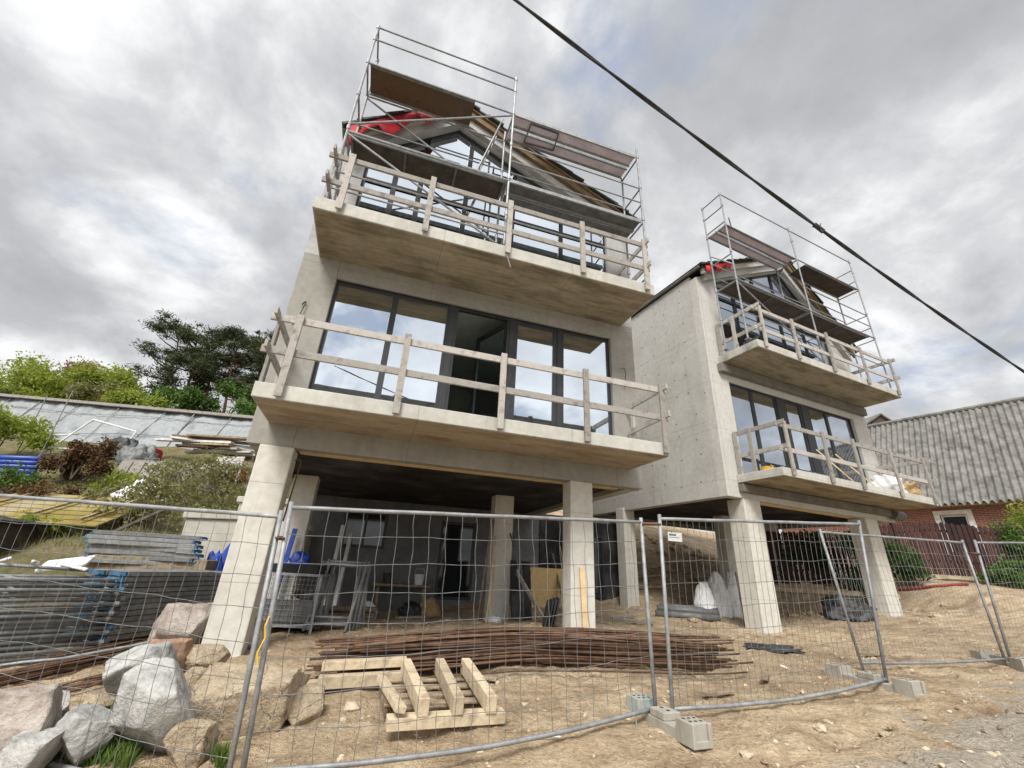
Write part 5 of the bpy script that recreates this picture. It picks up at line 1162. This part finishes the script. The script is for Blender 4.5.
# sparse weedy shrubs on the bank
for i, (x, y, e, r, n, mat, nm) in enumerate(((-8.3,10.9,(1.1,.7,1.0),.4,1500,'leaf_weed','sparse thorny shrub behind the short steel planks'), (-9.8,11.7,(1.0,.6,.8),.35,1300,'leaf_weed','sparse twiggy shrub before the white sheet'), (-8.9,13.2,(1.2,.7,1.5),.5,1500,'leaf_weed','tall sparse twiggy shrub left of the concrete blocks'), (-7.4,14.3,(.8,.6,2.2),.5,1300,'leaf_weed','thin sapling beside the near house wall'), (-11.7,13.4,(.6,.4,.45),.25,900,'leaf_spring','small bright green bush below the crib wall'), (-10.3,10.2,(.6,.3,.3),.2,700,'leaf_spring','yellow green weed tuft before the formwork boards'), (-10.4,14.2,(1.0,.4,1.1),.4,1200,'leaf_weed','sparse shrub before the pale planks'), (-12.6,11.9,(1.0,.5,.5),.3,1000,'leaf_brown','rusty weed clump left of the bank path'), (-7.6,12.2,(.9,.5,1.2),.4,1400,'leaf_weed','tall weedy shrub beside the highest concrete block'), (-13.9,12.4,(.9,.5,.6),.3,1100,'leaf_green','low green shrub below the blue pipes'), (-11.1,12.9,(.8,.4,.5),.3,1000,'leaf_weed','weedy clump just below the crib wall'))):
    bush('shrub', nm, 'shrub', x, y, rblobs(130+i, 12, e, r, .15), mat, int(n*1.7), .05, 130+i, 'weedy shrubs on the bank', .012, 22)
def ground_cover(name, mat, boxes, n, size, seed):
    rnd = np.random.RandomState(seed); pts = []
    for (x0,x1,y0,y1) in boxes: pts.append(np.column_stack([rnd.uniform(x0,x1,n), rnd.uniform(y0,y1,n)]))
    P_ = np.concatenate(pts); keep = np.array([mnoise.noise((p[0]*.8,p[1]*.8,5)) > -.08 for p in P_]); P_ = P_[keep]; Z = terrain_many(P_); vs = []; fs = []
    for (x,y),z in zip(P_,Z):
        h = size*(.5+rnd.rand()); a = rnd.rand()*6.28; dx, dy = math.cos(a)*h*.05, math.sin(a)*h*.05; lx, ly = rnd.normal()*h*.45, rnd.normal()*h*.45; k = len(vs)
        vs += [(x-dx,y-dy,z-.02),(x+dx,y+dy,z-.02),(x+lx*.5+dx*.7,y+ly*.5+dy*.7,z+h*.6),(x+lx*.5-dx*.7,y+ly*.5-dy*.7,z+h*.6),(x+lx,y+ly,z+h*.95)]
        fs += [(k,k+1,k+2,k+3),(k+3,k+2,k+4)]
    m = MB(); m.add(vs, fs); return tag(m.build(name, MATS[mat], recalc=False), kind='stuff')
ground_cover('weeds', 'leaf_weed', [(-16,-6.8,9.6,15.5)], 16000, .12, 4)
ground_cover('grass', 'grass_blade', [(-4.7,-3.5,4.2,5.6),(-2.75,-2.2,4.25,4.6),(-3.4,-2.6,4.4,5.2)], 2600, .12, 6)
# pebbles and clods strewn on the dirt
def gravel():
    rnd = np.random.RandomState(3); n = 8000
    P_ = np.column_stack([rnd.uniform(-4.5,11.5,n), 3+13*rnd.rand(n)**1.7]); Z = terrain_many(P_); bm = bmesh.new(); bmesh.ops.create_icosphere(bm, subdivisions=1, radius=1)
    base = np.array([v.co[:] for v in bm.verts]); tri = [[v.index for v in f.verts] for f in bm.faces]; bm.free(); V = []; F = []
    for (x,y),z in zip(P_,Z):
        z += .05*mnoise.noise((x*.9,y*.9,3))+.032*mnoise.noise((x*2.6,y*2.6,7))
        s = .006+.024*rnd.rand()**5; q = base*(1+.3*rnd.normal(size=(len(base),1)))*s*np.array([1.2,1,.7]); k = len(V)*len(base)
        V.append(q+np.array([x,y,z+s*.35])); F += [[i+k for i in t] for t in tri]
    V = np.concatenate(V); me = bpy.data.meshes.new('gravel'); me.from_pydata(V.tolist(), [], F); me.materials.append(MATS['gravel_mix']); o = bpy.data.objects.new('gravel', me); COL.objects.link(o); tag(o, kind='stuff')
gravel()

# ------------------------------------------------------------------ neighbour's house, picket fence and greenery on the right
nh = thing('brick_house', 'old red brick house with grey corrugated cement roof beyond the picket fence', 'house', (21.65,20.3,0), math.radians(-55))
ZE, ZR, RD = 5.58, 10.82, 3.95
m = MB(); wa, wb, wz0, wz1 = -.95,.0,3.2,4.86
m.bb(-8.2, wa, 0, .3, .8, ZE-.05); m.bb(wb, 14, 0, .3, .8, ZE-.05); m.bb(wa, wb, 0, .3, .8, wz0); m.bb(wa, wb, 0, .3, wz1, ZE-.05); m.build('wall', MATS['brick_red'], nh)
m = MB(); m.bb(-8.2,-7.9,.302,2*RD-.3,.8,ZE-.05); m.prism([(.3,ZE-.05),(2*RD-.3,ZE-.05),(RD,ZR-.3)],'x',-8.2,-5.9); m.build('gable_wall', MATS['brick_red'], nh)
m = MB(); q = .2; m.bb(wa-q, wa, -.05, .1, wz0-.1, wz1+q); m.bb(wb, wb+q, -.05, .1, wz0-.1, wz1+q); m.bb(wa, wb, -.05, .1, wz1, wz1+q); fo = m.build('window', MATS['plank_white'], nh); g = MB(); g.bb(wa, wb, .14, .17, wz0, wz1); g.build('pane', MATS['dark_glass'], fo)
m = MB(); m.bb(wa+.02, wa+.09, .08, .135, wz0, wz1); m.bb(wb-.09, wb-.02, .08, .135, wz0, wz1); m.bb(wa+.09, wb-.09, .08, .135, wz1-.08, wz1-.005); m.build('sash', MATS['white_paint'], fo)
def corrugated(y_e, z_e, y_r, z_r, sheets, nm):
    x0, x1 = -8.7, 14.5; pitch = .26; nx = int((x1-x0)/pitch*10); rnd = random.Random(8)
    mbs = MB()
    for s in range(sheets):
        a0, a1 = s/sheets-.012, (s+1)/sheets+.012; vs = []; fs = []; jit = {}
        for i in range(nx+1):
            x = x0+(x1-x0)*i/nx; sh = int(x/1.05); j = jit.setdefault(sh, rnd.uniform(-.002,.002)); h = .075*math.cos(2*math.pi*x/pitch)+.03
            for k, t in enumerate((a0+j, a1+j)):
                vs.append((x, y_e+(y_r-y_e)*t-.0, z_e+(z_r-z_e)*t+h+(.006 if k == 0 else .0)))
        for i in range(nx): fs.append((2*i,2*i+2,2*i+3,2*i+1))
        mbs.add(vs, fs)
    o = mbs.build(nm, MATS['corrugated_cement'], nh); sd = o.modifiers.new('t','SOLIDIFY'); sd.thickness = .012
    return o
rf = corrugated(-.55, ZE-.3, RD, ZR, 4, 'roof'); corrugated(2*RD+.55, ZE-.3, RD, ZR, 2, 'roof')
m = MB(); m.path([(-8.75,RD,ZR+.07),(14.5,RD,ZR+.07)], .13, 8); m.build('ridge_cap', MATS['corrugated_cement'], rf)
m = MB(); m.bb(-8.6,14.3,-.5,.4,ZE-.36,ZE-.3); m.build('eave_board', MATS['wood_old'], rf)
sh2 = thing('distant_house', 'small grey gable peeking over the corrugated roof ridge', 'house', (31.9,34.2,0), .1)
m = MB(); m.prism([(-2.6,2),(2.6,2),(2.6,13.6),(0,15.2),(-2.6,13.6)],'y',0,6); m.build('wall', MATS['plank_board'], sh2)
for s in (-1,1): m = MB(); m.bar((s*1.42,-.2,14.44),(s*1.42,6.2,14.44),3.3,.12,(s*.524,0,.852)); m.build('roof', MATS['corrugated_cement'], sh2)
pf = thing('picket_fence', 'maroon picket fence of close upright boards before the brick house', 'fence', (12.0,15.9,0), math.radians(-6))
rnd = random.Random(2)
pm = []
for i in range(74):
    x = -3.3+i*.175; wx = 12.0+x*math.cos(math.radians(-6)); wy = 15.9+x*math.sin(math.radians(-6)); z0 = T(wx, wy)+.22
    m = MB(); h = 1.72+rnd.uniform(-.04,.04); m.prism([(x-.07,z0),(x+.07,z0),(x+.07,z0+h-.06),(x,z0+h),(x-.07,z0+h-.06)],'y',-.012,.012); m.build('picket', MATS['fence_maroon'], pf)
for dz in (.45,1.45):
    m = MB(); m.path([(x, .05, T(12+x*.9945, 15.9-x*.1045)+.22+dz) for x in (-3.4,0,3,6,9.7)], .04, 4); m.build('rail', MATS['fence_maroon'], pf)
for x in (-3.2,-.6,2.0,4.6,7.2,9.4): m = MB(); z0 = T(12+x*.9945,15.9-x*.1045); m.bb(x-.06,x+.06,.08,.2,z0-.2,z0+1.95); m.build('post', MATS['black_board'], pf)
m = MB(); m.path([(x, -.02, T(12+x*.9945,15.9-x*.1045)+.1) for x in (-3.4,0,3,6,9.7)], .12, 4); m.build('base_board', MATS['wood_old'], pf)
for i, (x, y, e, r, n, mat, nm) in enumerate(((12.2,15.0,(.7,.4,2.1),.42,3200,'leaf_green','climbing green shrub right of the last column of the far house'), (10.9,16.4,(1.4,.35,1.5),.5,3500,'leaf_dark','dark green shrub seen between the columns of the far house'), (18.6,15.4,(1.6,.6,2.2),.6,4500,'leaf_green','leafy green bush over the picket fence at the right edge'), (16.3,14.5,(.8,.3,.7),.3,1500,'leaf_green','low green weeds before the picket fence'), (13.6,15.0,(.5,.25,.8),.28,900,'leaf_dark','small green shrub at the foot of the maroon fence'), (20.4,16.4,(1.4,.6,3.0),.6,3500,'leaf_spring','pale green bush before the brick house at the right edge'))):
    bush('shrub', nm, 'shrub', x, y, rblobs(200+i, 14, e, r, .2), mat, int(n*1.6), .065, 200+i, 'shrubs along the picket fence', .02, 6)
# half buried lumps of dried earth near the road and under the houses
def clods():
    rnd = np.random.RandomState(11); n = 1000
    P_ = np.concatenate([np.column_stack([rnd.uniform(-3,10,n), 3.2+9*rnd.rand(n)**1.5]), np.column_stack([rnd.uniform(3.5,13,900), rnd.uniform(13,20,900)])]); Z = terrain_many(P_)
    bm = bmesh.new(); bmesh.ops.create_icosphere(bm, subdivisions=2, radius=1); base = [v.co.copy() for v in bm.verts]; tri = [[v.index for v in f.verts] for f in bm.faces]; bm.free(); V = []; F = []
    for i, ((x, y), z) in enumerate(zip(P_, Z)):
        s = (.018+.05*rnd.rand()**4)*(1 if y < 12 else 2.2); z += .05*mnoise.noise((x*.9,y*.9,3))+.032*mnoise.noise((x*2.6,y*2.6,7)); k = len(V)
        for c in base:
            f = 1+.5*mnoise.noise(c*1.5+V3((i*1.7,0,0))); V.append((x+c.x*f*s*1.3, y+c.y*f*s, z+c.z*f*s*.6+.1*s))
        F += [[a+k for a in t] for t in tri]
    me = bpy.data.meshes.new('dirt'); me.from_pydata(V, [], F); me.materials.append(MATS['ground_dirt']); o = bpy.data.objects.new('dirt', me); COL.objects.link(o); tag(o, kind='stuff')
clods()
